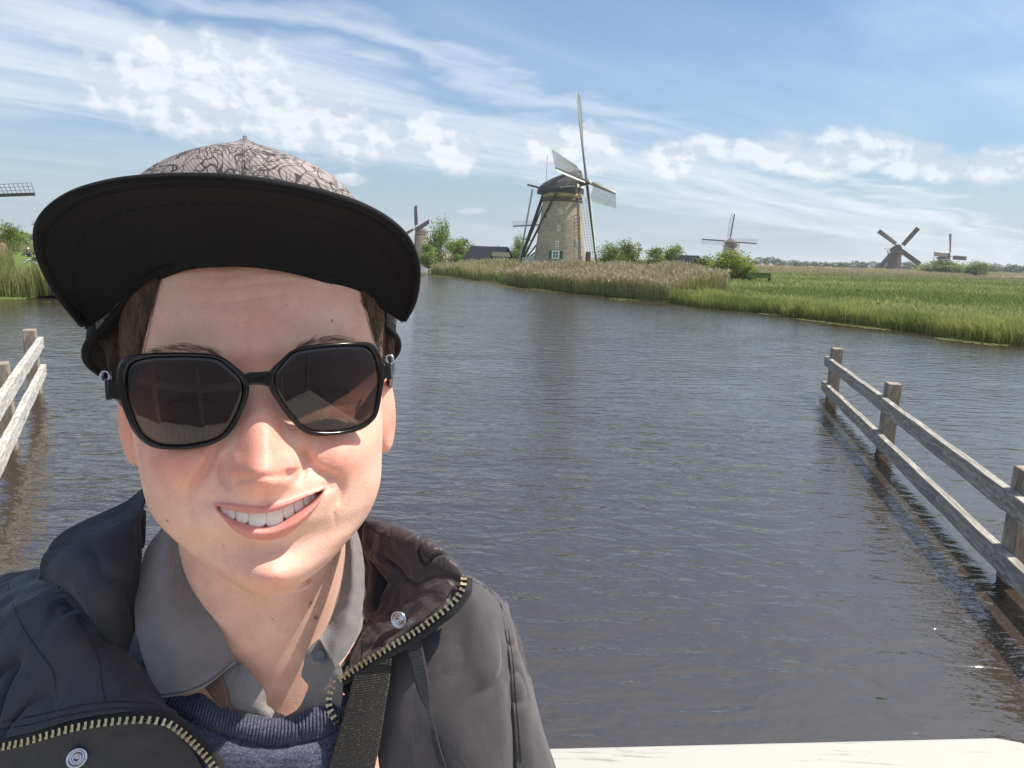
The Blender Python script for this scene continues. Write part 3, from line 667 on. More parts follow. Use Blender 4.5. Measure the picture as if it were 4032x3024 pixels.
mill(-112, 770, 175, 13.4, R(82), R(3), 'thatch', 'windmill at the left edge showing only the tip of one sail', sail_len=14)
mill(188, 888, 520, 15, R(-110), R(3), 'thatch', 'small far windmill half hidden by the left side of the cap brim')
mill(1634, 903, 395, 15.5, R(-140), R(-20), 'brick', 'windmill with dark sails just right of the cap brim', cloth=True)
mill(2146, 884, 300, 16.5, R(-100), R(-4), 'thatch', 'windmill hidden behind the brick windmill with one lattice sail sticking out')
mill(2872, 951, 375, 14.3, R(86), R(-2), 'brick', 'windmill with upright thin lattice sails above the bright bush')
mill(3540, 975, 430, 15, R(-102), R(36), 'thatch', 'dark thatched windmill with sails set in an X', cloth=True)
mill(3741, 1009, 500, 15, R(-70), R(1), 'thatch', 'dark windmill farthest right with sails set upright', cloth=True, sail_len=13.8)
o_ = [o for o in bpy.data.objects if o.get('label', '').startswith('dark thatched windmill')][0]

# ------------------------------------------------------------------ sheds, small rails by the mill
def base_at(u, v, dist):
    d = ray(u, v); d = d/math.hypot(d[0], d[1]); return CAM+d*dist
def shed(u, v, dist, L, W, H, eave, yaw, label, z=0.35):
    p = base_at(u, v, dist); o = empty('shed', (p[0], p[1], z), label, 'shed'); o.rotation_euler = (0, 0, yaw)
    MB().prism([(-L/2, -W/2, 0), (-L/2, W/2, 0), (-L/2, W/2, eave), (-L/2, 0, H), (-L/2, -W/2, eave)], (L, 0, 0)).build('wall', MSHED, o)
    for s in (-1, 1):
        e = Vector((0, s*(W/2+0.35), eave-0.30)); r = Vector((0, 0, H+0.06)); t = Vector((0, 0, 0.12))
        MB().prism([(-L/2-.3, *e[1:]), (-L/2-.3, *r[1:]), (-L/2-.3, *(r+t)[1:]), (-L/2-.3, *(e+t)[1:])], (L+.6, 0, 0)).build('roof_slope', MSHED, o)
    d = MB(); d.box((L/2+.03, 0, 0.9), (0.08, 0.9, 1.8)); d.build('door', MDWOOD, o)
    return o
shed(1925, 1020, 100, 5.6, 4.2, 3.2, 1.3, R(-28), 'low black shed with a long dark roof left of the brick windmill')
shed(2712, 1030, 108, 3.4, 3.0, 2.9, 1.7, R(-62), 'small black gabled shed among bushes right of the brick windmill')
def rails(u0, u1, dist, hgt, n, label):
    a = base_at(u0, 1020, dist); b = base_at(u1, 1022, dist); o = empty('white_fence', ((a[0]+b[0])/2, (a[1]+b[1])/2, 0.35), label, 'fence'); c = Vector(o.location)
    A = Vector((a[0], a[1], .35))-c; B = Vector((b[0], b[1], .35))-c
    for k in range(n+1):
        p = A+(B-A)*k/n; MB().box(p+Vector((0, 0, hgt/2)), (.1, .1, hgt)).build('post', MWHITE, o)
    for h in (0.45, 0.95, 1.4)[:3 if hgt > 1.3 else 2]: MB().beam(A+Vector((0, -.07, h)), B+Vector((0, -.07, h)), 0.04, 0.14).build('rail', MWHITE, o)
rails(1982, 2032, 104, 1.5, 2, 'white rails between the black shed and the brick windmill')
rails(2462, 2482, 96, 0.95, 1, 'tiny white rail in the reeds right of the brick windmill')
# upturned pale boat hull beside the shed, green cabin
p = base_at(1962, 1040, 92); o = empty('white_dinghy', (p[0], p[1], 0.35), 'pale upturned dinghy leaning by the black shed', 'boat'); o.rotation_euler = (0, 0, R(20))
v = []; f = []
for i, (x, w, h) in enumerate(((-.9, .35, .7), (-.4, .55, 1.2), (.2, .6, 1.5), (.7, .4, 1.2), (1.0, .1, .6))):
    for k in range(7): a_ = math.pi*k/6; v.append((x, w*math.cos(a_), h*math.sin(a_)))
for i in range(4):
    for k in range(6): f.append((i*7+k, i*7+k+1, (i+1)*7+k+1, (i+1)*7+k))
f += [tuple(range(7)), tuple(28+k for k in range(7))]
MB().add(v, f).build('hull', MWHITE, o, True)
p = base_at(1972, 1005, 97); o = empty('garden_cabin', (p[0], p[1], 0.35), 'little cabin with pale roof at the right end of the black shed', 'cabin')
MB().box((0, 0, 1.0), (2.2, 1.8, 2.0)).build('wall', MGREEN, o); MB().prism([(-1.3, -1.1, 2.0), (1.3, -1.1, 2.0), (1.1, -1.1, 2.6), (-1.1, -1.1, 2.6)], (0, 2.2, 0)).build('roof', pmat('cabin_roof', (0.42, 0.36, 0.30), 0.8), o)
w = MB().box((0, -.93, 1.25), (1.4, .06, .8)).build('window', MWHITE, o); MB().box((0, -.97, 1.25), (1.2, .04, .62)).build('pane', MGLASSD, w)
# bench by the bright bush
p = base_at(2990, 1098, 80); o = empty('green_bench', (p[0], p[1], 0.35), 'low mossy green bench beside the big yellow-green bush', 'bench'); MG2 = pmat('moss_green_wood', (0.10, 0.15, 0.03), 0.8)
MB().box((0, 0, .72), (2.6, .6, .1)).build('seat', MG2, o); MB().box((0, .3, 1.0), (2.6, .08, .5)).build('backrest', MG2, o)
for x in (-1.1, 1.1): MB().box((x, 0, .35), (.12, .5, .7)).build('leg', MDWOOD, o)

# ------------------------------------------------------------------ guard fences standing in the water
def mat_wood(name, c1, c2, axis=0, rough=0.85, k=1.0, bump=0.5):
    m, nt, b = new_mat(name); co = objco(nt)
    s = [3.0*k, 3.0*k, 3.0*k]; s[axis] = 0.35*k
    g = noisen(nt, mapn(nt, co, tuple(s)), 7.0, 6, 0.6, 1.6); g2 = noisen(nt, co, 1.2, 4, 0.6)
    s2 = [14.0*k]*3; s2[axis] = 0.8*k
    g3 = noisen(nt, mapn(nt, co, tuple(s2)), 5.0, 4, 0.7, 0.4)
    c = ramp(nt, g, [(0.30, tuple(x*0.55 for x in c1)), (0.47, c1), (0.62, c2)])
    c = mixc(nt, ramp(nt, g3, [(0.56, 0.0), (0.68, 0.65)]), c, tuple(x*0.45 for x in c1))
    c = mixc(nt, ramp(nt, g2, [(0.45, 0.0), (0.75, 0.3)]), c, tuple(x*0.7 for x in c2))
    nt.links.new(c, b.inputs['Base Color']); b.inputs['Roughness'].default_value = rough
    bumpn(nt, b, g3, bump, 0.006); return m
MRAIL = mat_wood('grey_rail_wood', (0.25, 0.235, 0.205), (0.42, 0.395, 0.35), 0)
MRAIL_LIT = mat_wood('sunlit_rail_wood', (0.40, 0.385, 0.35), (0.62, 0.60, 0.56), 0)  # lighter copy of the rail wood, sunlight put into the colour
MPOST = mat_wood('post_wood', (0.24, 0.20, 0.155), (0.38, 0.33, 0.265), 2)
def hgt(P, v):
    """height of the point above P seen at row v"""
    lo, hi = 0.0, 4.0
    for _ in range(40):
        m = (lo+hi)/2
        if proj((P[0], P[1], m))[1] > v: lo = m
        else: hi = m
    return lo
def guard_fence(label, posts, side, ext0, tops, rails_, wpost, lit_rails):
    """posts: water points far to near; side: +1 rails on the +normal side"""
    P = [Vector((p[0], p[1], 0)) for p in posts]; d = (P[-1]-P[0]).normalized(); P.append(P[-1]+d*3.6); P.append(P[-1]+d*3.6)
    n = Vector((-d.y, d.x, 0))*side; yaw = math.atan2(d.y, d.x)
    o = empty('guard_fence', P[0], label, 'fence', 'timber guard fences standing in the water'); o.rotation_euler = (0, 0, yaw)
    L = [Vector(((p-P[0]).dot(d), 0, 0)) for p in P]; s = 1 if side > 0 else -1
    for k, q in enumerate(L):
        pm = MB(); h = tops; w = wpost*random.uniform(.95, 1.05); sk = random.uniform(-.02, .02)
        pm.box((0, 0, 0), (w, w*0.8, h+1.4)); ob = pm.build('post', MPOST, o, bevel=0.012)
        ob.location = (q.x, 0, h/2-0.7); ob.rotation_euler = (sk, sk*.6, random.uniform(-.05, .05))
        for zz in rails_:
            for dx_ in (-.05, .05): 
                bo = MB().tube([(0, 0, 0), (0, s*0.012, 0)], 0.014, 8).build('bolt', MGREY, o); bo.location = (q.x+dx_, s*(w*0.4+0.09), zz)
    rt = 0.085; rh = 0.19
    for zi, zz in enumerate(rails_):
        for k in range(len(L)-1):
            x0 = L[k].x+(0.003 if k else -ext0); x1 = L[k+1].x-0.003
            r = MB(); n_ = 10; vs = []; ff = []
            for i in range(n_+1):
                x = x0+(x1-x0)*i/n_; e = 0.006*math.sin(i*1.7+zi+k)
                vs += [(x-(x0+x1)/2, -rt/2, -rh/2+e), (x-(x0+x1)/2, rt/2, -rh/2+e), (x-(x0+x1)/2, rt/2, rh/2+e*.7), (x-(x0+x1)/2, -rt/2, rh/2+e*.7)]
            for i in range(n_):
                for j in range(4): ff.append((4*i+j, 4*i+(j+1) % 4, 4*i+4+(j+1) % 4, 4*i+4+j))
            ff += [(0, 1, 2, 3), (4*n_+3, 4*n_+2, 4*n_+1, 4*n_)]
            r.add(vs, ff); ro = r.build('rail', MRAIL_LIT if lit_rails else MRAIL, o, bevel=0.008); ro.location = ((x0+x1)/2, s*(wpost*0.4+rt/2+0.002), zz)
            ro.rotation_euler = (0, random.uniform(-.004, .004), 0)
    return o
pr = [ground(3275, 1566), ground(3492, 1777), ground(3989, 2288)]
h_top = hgt(pr[0], 1371); hr1 = hgt(pr[0], 1428); hr2 = hgt(pr[0], 1528)
guard_fence('grey timber guard fence in the water on the right side of the photo', pr, -1, 0.28, h_top, (hr1, hr2), 0.235, 0)
pl = [ground(140, 1548), ground(38, 1767)]
h_topl = hgt(pl[0], 1297); hl1 = hgt(pl[0], 1352); hl2 = hgt(pl[0], 1462)
guard_fence('sunlit pale timber guard fence in the water at the left edge', pl, 1, 0.20, h_topl, (hl1, hl2), 0.235, 1)

# ------------------------------------------------------------------ the footbridge the picture is taken from
MDECK = mat_wood('deck_wood', (0.42, 0.38, 0.32), (0.60, 0.55, 0.47), 1, k=0.9)
def mat_railpaint():
    m, nt, b = new_mat('bridge_rail_paint'); co = objco(nt)
    cr = noisen(nt, mapn(nt, co, (1.2, 14.0, 6.0)), 4.0, 5, 0.75, 0.5); c = mixc(nt, ramp(nt, cr, [(0.60, 0.0), (0.66, 0.7)]), (0.40, 0.395, 0.36), (0.19, 0.18, 0.155))
    nt.links.new(c, b.inputs['Base Color']); b.inputs['Roughness'].default_value = 0.6; bumpn(nt, b, cr, 0.3, 0.002); return m
MRP = mat_railpaint()
DZ = 1.05
g1 = ground(2184, 2940, 2.05); g2_ = ground(3919, 2899, 2.05)
fb = empty('footbridge', (0, -0.8, DZ), 'white railed timber footbridge the selfie is taken from', 'footbridge')
def loc(p): return Vector(p)-Vector(fb.location)
dv = Vector((g2_[0]-g1[0], g2_[1]-g1[1], 0)).normalized(); nv = Vector((dv.y, -dv.x, 0))
A = Vector((g1[0], g1[1], 2.05))-dv*2.2; E = Vector((g2_[0], g2_[1], 2.05)); 
poly = [A, E, E+dv*0.03+nv*0.010, E+dv*0.05+nv*0.030, E+dv*0.055+nv*0.13, E+dv*0.04+nv*0.145, A+nv*0.145]
rl = MB().prism([loc(p)-Vector((0, 0, 0.045)) for p in poly], (0, 0, 0.045)).build('handrail', MRP, fb, bevel=0.006)
for t in (-1.9, -0.75, 0.35+0.12):
    pp = Vector((g1[0], g1[1], 0))+dv*t+nv*0.07; MB().box(loc((pp.x, pp.y, (2.0+DZ-.4)/2)), (0.09, 0.09, 2.0-DZ+.4)).build('post', MRP, fb)
MB().beam(loc(A+nv*0.07-Vector((0, 0, .5))), loc(E+nv*0.07-Vector((0, 0, .5))), 0.04, 0.10).build('rail', MRP, fb)
me0 = None
for k in range(42):
    x = -3.05+k*0.148
    if me0 is None:
        pb = MB().box((0, 0, 0), (0.138, 3.5, 0.04)); ob = pb.build('plank', MDECK, fb); me0 = ob.data
    else: ob = bpy.data.objects.new('plank', me0); COL.objects.link(ob); ob.parent = fb
    ob.location = (x, -0.17+random.uniform(-.01, .01), -0.02+random.uniform(-.002, .002))
for yy in (-1.6, 1.2): MB().box((0, yy, -0.17), (6.4, 0.2, 0.24)).build('beam', MDWOOD, fb)
for k in range(6):
    MB().box((-3.0+k*1.2, -1.86, 0.42), (0.09, 0.09, 1.2)).build('post', MRP, fb)
for h in (0.52, 0.98): MB().box((0, -1.86, h), (6.3, 0.05 if h < .9 else .12, 0.09 if h < .9 else .05)).build('rail', MRP, fb)
for x in (-2.9, 2.9):
    for y in (-1.6, 1.2): MB().tube([(x, y, -0.2), (x, y, -2.2)], 0.14, 12).build('pile', MPOST, fb)

# ------------------------------------------------------------------ strollers on the left bank
def skinmesh(name, pts, edges, rad, mat, parent=None, sub=1, root=0):
    me = bpy.data.meshes.new(name); me.from_pydata([tuple(p) for p in pts], edges, []); o = bpy.data.objects.new(name, me); COL.objects.link(o)
    sk = o.modifiers.new('skin', 'SKIN'); sk.use_smooth_shade = True
    for i, v_ in enumerate(me.skin_vertices[0].data): v_.radius = (rad[i], rad[i]); v_.use_root = (i == root)
    sb = o.modifiers.new('sub', 'SUBSURF'); sb.levels = sub; sb.render_levels = sub
    dg = bpy.context.evaluated_depsgraph_get(); m2 = bpy.data.meshes.new_from_object(o.evaluated_get(dg))
    bpy.data.objects.remove(o); m2.materials.clear(); m2.materials.append(mat)
    q = bpy.data.objects.new(name, m2); COL.objects.link(q)
    if parent is not None: q.parent = parent
    m2.polygons.foreach_set('use_smooth', [True]*len(m2.polygons)); return q
MSKINF = pmat('far_skin', (0.42, 0.24, 0.16), 0.6, 5, .05, 0); MHAIRF = pmat('far_hair', (0.04, 0.025, 0.015), .8, 5, .2, 0)
def far_person(u, dist, z, yaw, label, sit, top, trou, scale=1.0, cap=None):
    p = base_at(u, 1000, dist); o = empty('person', (p[0], p[1], z), label, 'person', None); o.rotation_euler = (0, 0, yaw); o.scale = (scale,)*3
    if sit: J = dict(pel=(0, 0, .12), ch=(0, -.06, .52), nk=(0, -.08, .66), hd=(0, -.10, .82), hl=(.1, 0, .12), kl=(.16, -.42, .42), al=(.18, -.78, .06), hr=(-.1, 0, .12), kr=(-.16, -.42, .42), ar=(-.18, -.78, .06), sl=(.19, -.06, .58), el=(.26, -.24, .36), wl=(.14, -.42, .42), sr=(-.19, -.06, .58), er=(-.26, -.24, .36), wr=(-.14, -.42, .42))
    else: J = dict(pel=(0, 0, .95), ch=(0, 0, 1.32), nk=(0, 0, 1.48), hd=(0, -.02, 1.66), hl=(.1, 0, .92), kl=(.12, -.05, .5), al=(.12, .02, .06), hr=(-.1, 0, .92), kr=(-.12, .02, .5), ar=(-.13, .08, .06), sl=(.2, 0, 1.40), el=(.27, -.02, 1.13), wl=(.14, -.24, 1.12), sr=(-.2, 0, 1.40), er=(-.27, -.02, 1.13), wr=(-.14, -.24, 1.10))
    K = list(J); ed = [('pel', 'ch'), ('ch', 'nk'), ('nk', 'hd'), ('pel', 'hl'), ('hl', 'kl'), ('kl', 'al'), ('pel', 'hr'), ('hr', 'kr'), ('kr', 'ar'), ('ch', 'sl'), ('sl', 'el'), ('el', 'wl'), ('ch', 'sr'), ('sr', 'er'), ('er', 'wr')]
    rr = dict(pel=.13, ch=.13, nk=.055, hd=.10, hl=.09, kl=.06, al=.045, hr=.09, kr=.06, ar=.045, sl=.065, el=.045, wl=.035, sr=.065, er=.045, wr=.035)
    skinmesh('body', [J[k] for k in K], [(K.index(a), K.index(b)) for a, b in ed], [rr[k] for k in K], MSKINF, o)
    def part(nm, ks, es, f, mat): skinmesh(nm, [J[k] for k in ks], [(ks.index(a), ks.index(b)) for a, b in es], [rr[k]*f+.012 for k in ks], mat, o)
    part('jacket', ['pel', 'ch', 'sl', 'el', 'sr', 'er'], [('pel', 'ch'), ('ch', 'sl'), ('sl', 'el'), ('ch', 'sr'), ('sr', 'er')], 1.18, top)
    part('trousers', ['pel', 'hl', 'kl', 'al', 'hr', 'kr', 'ar'], [('pel', 'hl'), ('hl', 'kl'), ('kl', 'al'), ('pel', 'hr'), ('hr', 'kr'), ('kr', 'ar')], 1.12, trou)
    hd = Vector(J['hd']); m = MB(); m.lathe([(0.118, -.02), (0.122, .03), (0.10, .09), (0.05, .125), (0.005, .13)], 12, (hd.x, hd.y+.012, hd.z)); m.build('hair' if cap is None else 'white_cap', MHAIRF if cap is None else cap, o, True)
    return o
MNAV = pmat('jeans_blue', (0.10, 0.17, 0.30), .8, 8, .15, 0); MDG = pmat('dark_green_coat', (0.015, 0.04, 0.03), .8, 8, .2, 0); MPK = pmat('patterned_top', (0.35, 0.20, 0.17), .8, 18, .5, 0); MDT = pmat('dark_trousers', (.03, .035, .05), .8, 8, .2, 0)
far_person(10, 72, 0.62, R(10), 'standing person in a pinkish top and dark trousers at the left edge', False, MPK, MNAV, 1.08)
far_person(140, 66, 0.62, R(-60), 'seated person in a dark green coat and pale jeans by the cap brim', True, MDG, pmat('pale_jeans', (.32, .42, .55), .8, 8, .1, 0), 1.1)
far_person(115, 92, 0.75, R(-20), 'seated person in a white cap farther up the left bank', True, MDT, MDT, 1.0, MWHITE)
# ================================================================== the person
OH = CAM + (lambda d: d/np.linalg.norm(d)*0.42)(ray(1018, 1500))
hF = (CAM-OH)/np.linalg.norm(CAM-OH)                     # towards the camera
_ru = _u*math.cos(R(3.3))-_r*math.sin(R(3.3)); hZ = _ru-hF*_ru.dot(hF); hZ /= np.linalg.norm(hZ); hX = np.cross(hZ, hF)*-1.0
if hX.dot(_r) < 0: hX = -hX
# local coords: x right (as seen), y towards camera, z up
def FP(u, v, y=0.0):
    d = ray(u, v); t = ((OH+hF*y-CAM).dot(hF))/d.dot(hF); P = CAM+d*t-OH
    return P.dot(hX), P.dot(hZ)
HW = np.stack([hX, hF, hZ], 0)       # rows: local axes in world
def h2w(L): return np.asarray(L) @ HW + OH
def ssm(a, b, x):
    t = np.clip((x-a)/(b-a), 0, 1); return t*t*(3-2*t)
def gs(x, z, cx, cz, sx, sz, rot=0.0):
    dx, dz = x-cx, z-cz
    if rot: dx, dz = dx*math.cos(rot)+dz*math.sin(rot), -dx*math.sin(rot)+dz*math.cos(rot)
    return np.exp(-(dx/sx)**2-(dz/sz)**2)
def spl(zs, xs, q):
    """smooth interpolation (pchip-like via dense cosine-free Catmull-Rom)"""
    zs = np.asarray(zs, float); xs = np.asarray(xs, float); o = np.argsort(zs); zs, xs = zs[o], xs[o]
    m = np.gradient(xs, zs); q = np.clip(q, zs[0], zs[-1]); i = np.clip(np.searchsorted(zs, q)-1, 0, len(zs)-2)
    h = zs[i+1]-zs[i]; t = (q-zs[i])/h
    return (2*t**3-3*t**2+1)*xs[i]+(t**3-2*t**2+t)*h*m[i]+(-2*t**3+3*t**2)*xs[i+1]+(t**3-t**2)*h*m[i+1]
def crv(pts, y, n=120):
    """traced curve -> dense local polyline sampled along its length"""
    P = np.array([FP(u, v, y) for u, v in pts]); s = np.concatenate([[0], np.cumsum(np.linalg.norm(np.diff(P, axis=0), axis=1))])
    q = np.linspace(0, s[-1], n); return np.stack([spl(s, P[:, 0], q), spl(s, P[:, 1], q)], 1)
CL = [(462, 900, -.075), (466, 1150, -.075), (480, 1350, -.072), (492, 1500, -.07), (513, 1650, -.068), (538, 1800, -.062), (557, 1915, -.056), (583, 2009, -.05), (622, 2068, -.046), (690, 2142, -.038), (785, 2218, -.030), (853, 2272, -.024), (920, 2322, -.018), (988, 2355, -.014)]
CR = [(1500, 900, -.075), (1508, 1150, -.075), (1506, 1350, -.072), (1503, 1500, -.07), (1502, 1650, -.068), (1500, 1800, -.062), (1494, 1901, -.056), (1474, 1969, -.052), (1433, 2048, -.046), (1385, 2106, -.040), (1325, 2178, -.033), (1258, 2245, -.026), (1190, 2304, -.019), (1123, 2350, -.014)]
pL = np.array([FP(*p) for p in CL]); pR = np.array([FP(*p) for p in CR]); zb = FP(1052, 2366, -.012)[1]
zbx = FP(1052, 2366, -.012)[0]
def XL(z): return spl(np.append(pL[:, 1], zb), np.append(pL[:, 0], zbx-0.004), z)
def XR(z): return spl(np.append(pR[:, 1], zb), np.append(pR[:, 0], zbx+0.004), z)
PROF = [(.16, -.060), (.13, -.036), (.11, -.022), (.09, -.012), (.07, -.005), (.05, .000), (.032, .003), (.018, .002), (.0, -.004), (-.02, -.003), (-.04, .001), (-.055, .004), (-.068, .007), (-.082, .005), (-.094, .0015), (-.104, .004), (-.114, .0045), (-.121, .001), (-.127, -.006), (-.133, -.014)]
zk = np.array([p[0] for p in PROF]); yk = np.array([p[1] for p in PROF])
ZT = 0.155
def yf(z): return spl(zk, yk, z)
NTH, NZ = 560, 470
tt = np.linspace(0, 1, NZ); zrow = zb+(ZT-zb)*(1-(1-tt)**1.0)
e0 = 0.0015
zrow = zb+e0+(ZT-zb-2*e0)*np.sort(np.concatenate([np.linspace(0, 1, NZ-60), np.linspace(0, .04, 30), np.linspace(.96, 1, 30)]))
th = np.linspace(-math.pi, math.pi, NTH, endpoint=False); th = th-0.45*np.sin(th)        # denser at the front (th = 0)
Z = zrow[:, None]+0*th[None]; TH = th[None]+0*zrow[:, None]
xl, xr = XL(zrow), XR(zrow); xm = ((xl+xr)/2); W = (xr-xl)/2
W = W*np.sqrt(np.clip(1-np.clip((zrow-0.075)/(ZT+.002-0.075), 0, 1)**2, 0, 1))
W = W*np.sqrt(np.clip(1-np.clip((zb+.007-zrow)/.0075, 0, 1)**2, 0.03, 1))
yfr = yf(zrow)
W = W*(1-.24*ssm(.055, .115, zrow))   # the scalp stays inside the cap
yc = spl([-.14, -.125, -.11, -.09, -.06, -.02, .05, .16], [-.030, -.036, -.046, -.056, -.066, -.074, -.080, -.085], zrow)
ybk = spl([-.14, -.12, -.10, -.07, -.03, .03, .08, .12, .16], [-.055, -.075, -.10, -.125, -.150, -.185, -.185, -.165, -.10], zrow)
tp = np.sqrt(np.clip(1-np.clip((zrow-0.09)/(ZT+.002-0.09), 0, 1)**2, 0, 1))
ybk = yc+(ybk-yc)*tp; yfr = yc+(yfr-yc)*np.where(zrow > .09, np.maximum(tp, .02), 1)
c, s = np.cos(TH), np.sin(TH)
ex = spl([-.14, -.115, -.09, -.05, .02, .16], [1.12, 1.08, 0.98, 0.90, 0.86, 0.9], zrow)[:, None]
X = xm[:, None]+W[:, None]*np.sign(s)*np.abs(s)**ex
Y = np.where(c > 0, yc[:, None]+(yfr-yc)[:, None]*np.abs(c)**0.92, yc[:, None]+(yc-ybk)[:, None]*-np.abs(c)**0.95)
front = ssm(0.0, 0.35, c)
# ---- features
EYL, EYR = FP(742, 1556, -.004), FP(1292, 1522, -.004)
NT = FP(1034, 1888, .024); NB = FP(1016, 1455, .002); AL, AR = FP(910, 1824, .012), FP(1162, 1802, .012)
def nose(x, z):
    t = np.clip((NB[1]-z)/(NB[1]-NT[1]), -0.4, 1.4); xr_ = NB[0]+(NT[0]-NB[0])*t
    Hn = spl([-.4, -.15, 0, .25, .5, .75, .92, 1.0, 1.08, 1.17, 1.28, 1.4], [0, .0005, .0025, .0080, .0140, .0200, .0242, .0240, .0200, .0090, .0005, 0], t)
    w = spl([-.4, 0, .25, .5, .75, .92, 1.0, 1.1, 1.2, 1.4], [.012, .0088, .0098, .0115, .0136, .0152, .0155, .0142, .012, .010], t)
    r = np.abs(x-xr_)/w
    base = Hn*np.exp(-r**2.3*0.95)+0.35*Hn*np.exp(-(r/1.9)**2)*np.clip(1.08-t, 0, 1)
    tip = .0022*gs(x, z, NT[0], NT[1]+.002, .0075, .0068)
    # wings: a plateau with a clear outer edge, lower border slanting with the roll of the mouth
    dxw = np.abs(x-(AL[0]+AR[0])/2-.0002); ww = spl([.5, .66, .80, .93, 1.02, 1.1], [.0100, .0135, .0180, .0200, .0192, .0165], t)
    zlow = AL[1]-.0066+(AR[1]-AL[1])*(x-AL[0])/(AR[0]-AL[0])+.0016*np.cos((x-NT[0])/.02*math.pi)
    al = .0172*np.clip(1-(dxw/ww)**3.2, 0, 1)**.55*ssm(.52, .86, t)*ssm(-.0012, .0026, z-zlow)
    nb_s = base+tip; kk = .0018
    gro = -.0050*np.exp(-((dxw-ww-.0022)/.0026)**2)*ssm(.70, .88, t)*ssm(1.16, 1.02, t)-.0022*np.exp(-((z-zlow+.0022)/.0020)**2)*(dxw < .019)*ssm(.019, .012, dxw)
    return gro+kk*np.log(np.exp(np.clip(nb_s/kk, -50, 50))+np.exp(np.clip(al/kk, -50, 50)))-kk*math.log(2.0)
LU = crv([(829, 1984), (868, 1981), (910, 1980), (960, 1984), (1000, 1984), (1034, 1989), (1075, 1977), (1120, 1970), (1170, 1957), (1225, 1940), (1291, 1924)], .008)     # upper edge of upper lip
LO = crv([(829, 1988), (880, 2001), (933, 2012), (987, 2018), (1045, 2016), (1095, 2004), (1143, 1985), (1190, 1963), (1240, 1944), (1291, 1926)], .006)               # lower edge of upper lip
LI = crv([(829, 1989), (870, 2022), (910, 2046), (960, 2062), (1010, 2075), (1050, 2076), (1095, 2066), (1143, 2040), (1190, 2012), (1237, 1980), (1291, 1928)], .006)   # upper edge of lower lip
LL = crv([(829, 1991), (852, 2018), (907, 2078), (960, 2116), (1022, 2131), (1082, 2128), (1143, 2104), (1190, 2060), (1244, 2003), (1291, 1931)], .008)                 # lower edge of lower lip
def cz(cv, x): o = np.argsort(cv[:, 0]); return np.interp(x, cv[o, 0], cv[o, 1])
MX0, MX1 = LU[0, 0], LU[-1, 0]
def mouth(x, z):
    inn = ssm(MX0-.001, MX0+.004, x)*ssm(MX1+.001, MX1-.004, x)
    zu, zo, zi, zl = cz(LU, x), cz(LO, x), cz(LI, x), cz(LL, x)
    tu = np.clip((z-zo)/np.maximum(zu-zo, 1e-4), -1, 2); tl = np.clip((zi-z)/np.maximum(zi-zl, 1e-4), -1, 2)
    up = .0022*np.where((tu > 0) & (tu < 1), np.sin(math.pi*np.clip(tu, 0, 1))**0.7, 0)
    lo = .0044*np.where((tl > 0) & (tl < 1), np.sin(math.pi*np.clip(tl, 0, 1))**0.75, 0)*np.clip((zi-zl)/.006, 0, 1)
    opn = ssm(0, .0011, zo-z)*ssm(0, .0011, z-zi)*(x > MX0)*(x < MX1)
    crn = -.0030*(gs(x, z, MX0-.001, LU[0, 1], .0042, .0038)+gs(x, z, MX1+.001, LU[-1, 1], .0042, .0038))
    return (up+lo)*inn-.016*opn*ssm(0, .0035, np.minimum(x-MX0, MX1-x))+crn
NLL = crv([(850, 1762), (826, 1820), (790, 1880), (756, 1930), (745, 1975), (760, 2030)], .006); NLR = crv([(1186, 1742), (1205, 1790), (1246, 1850), (1300, 1880), (1342, 1898), (1350, 1935), (1338, 1985)], .006)
def dist_to(cv, x, z):
    d = np.full(x.shape, 9.0); k = np.zeros(x.shape)
    for i in range(0, len(cv), 3):
        q = np.hypot(x-cv[i, 0], z-cv[i, 1]); b = q < d; d = np.where(b, q, d); k = np.where(b, i/len(cv), k)
    return d, k
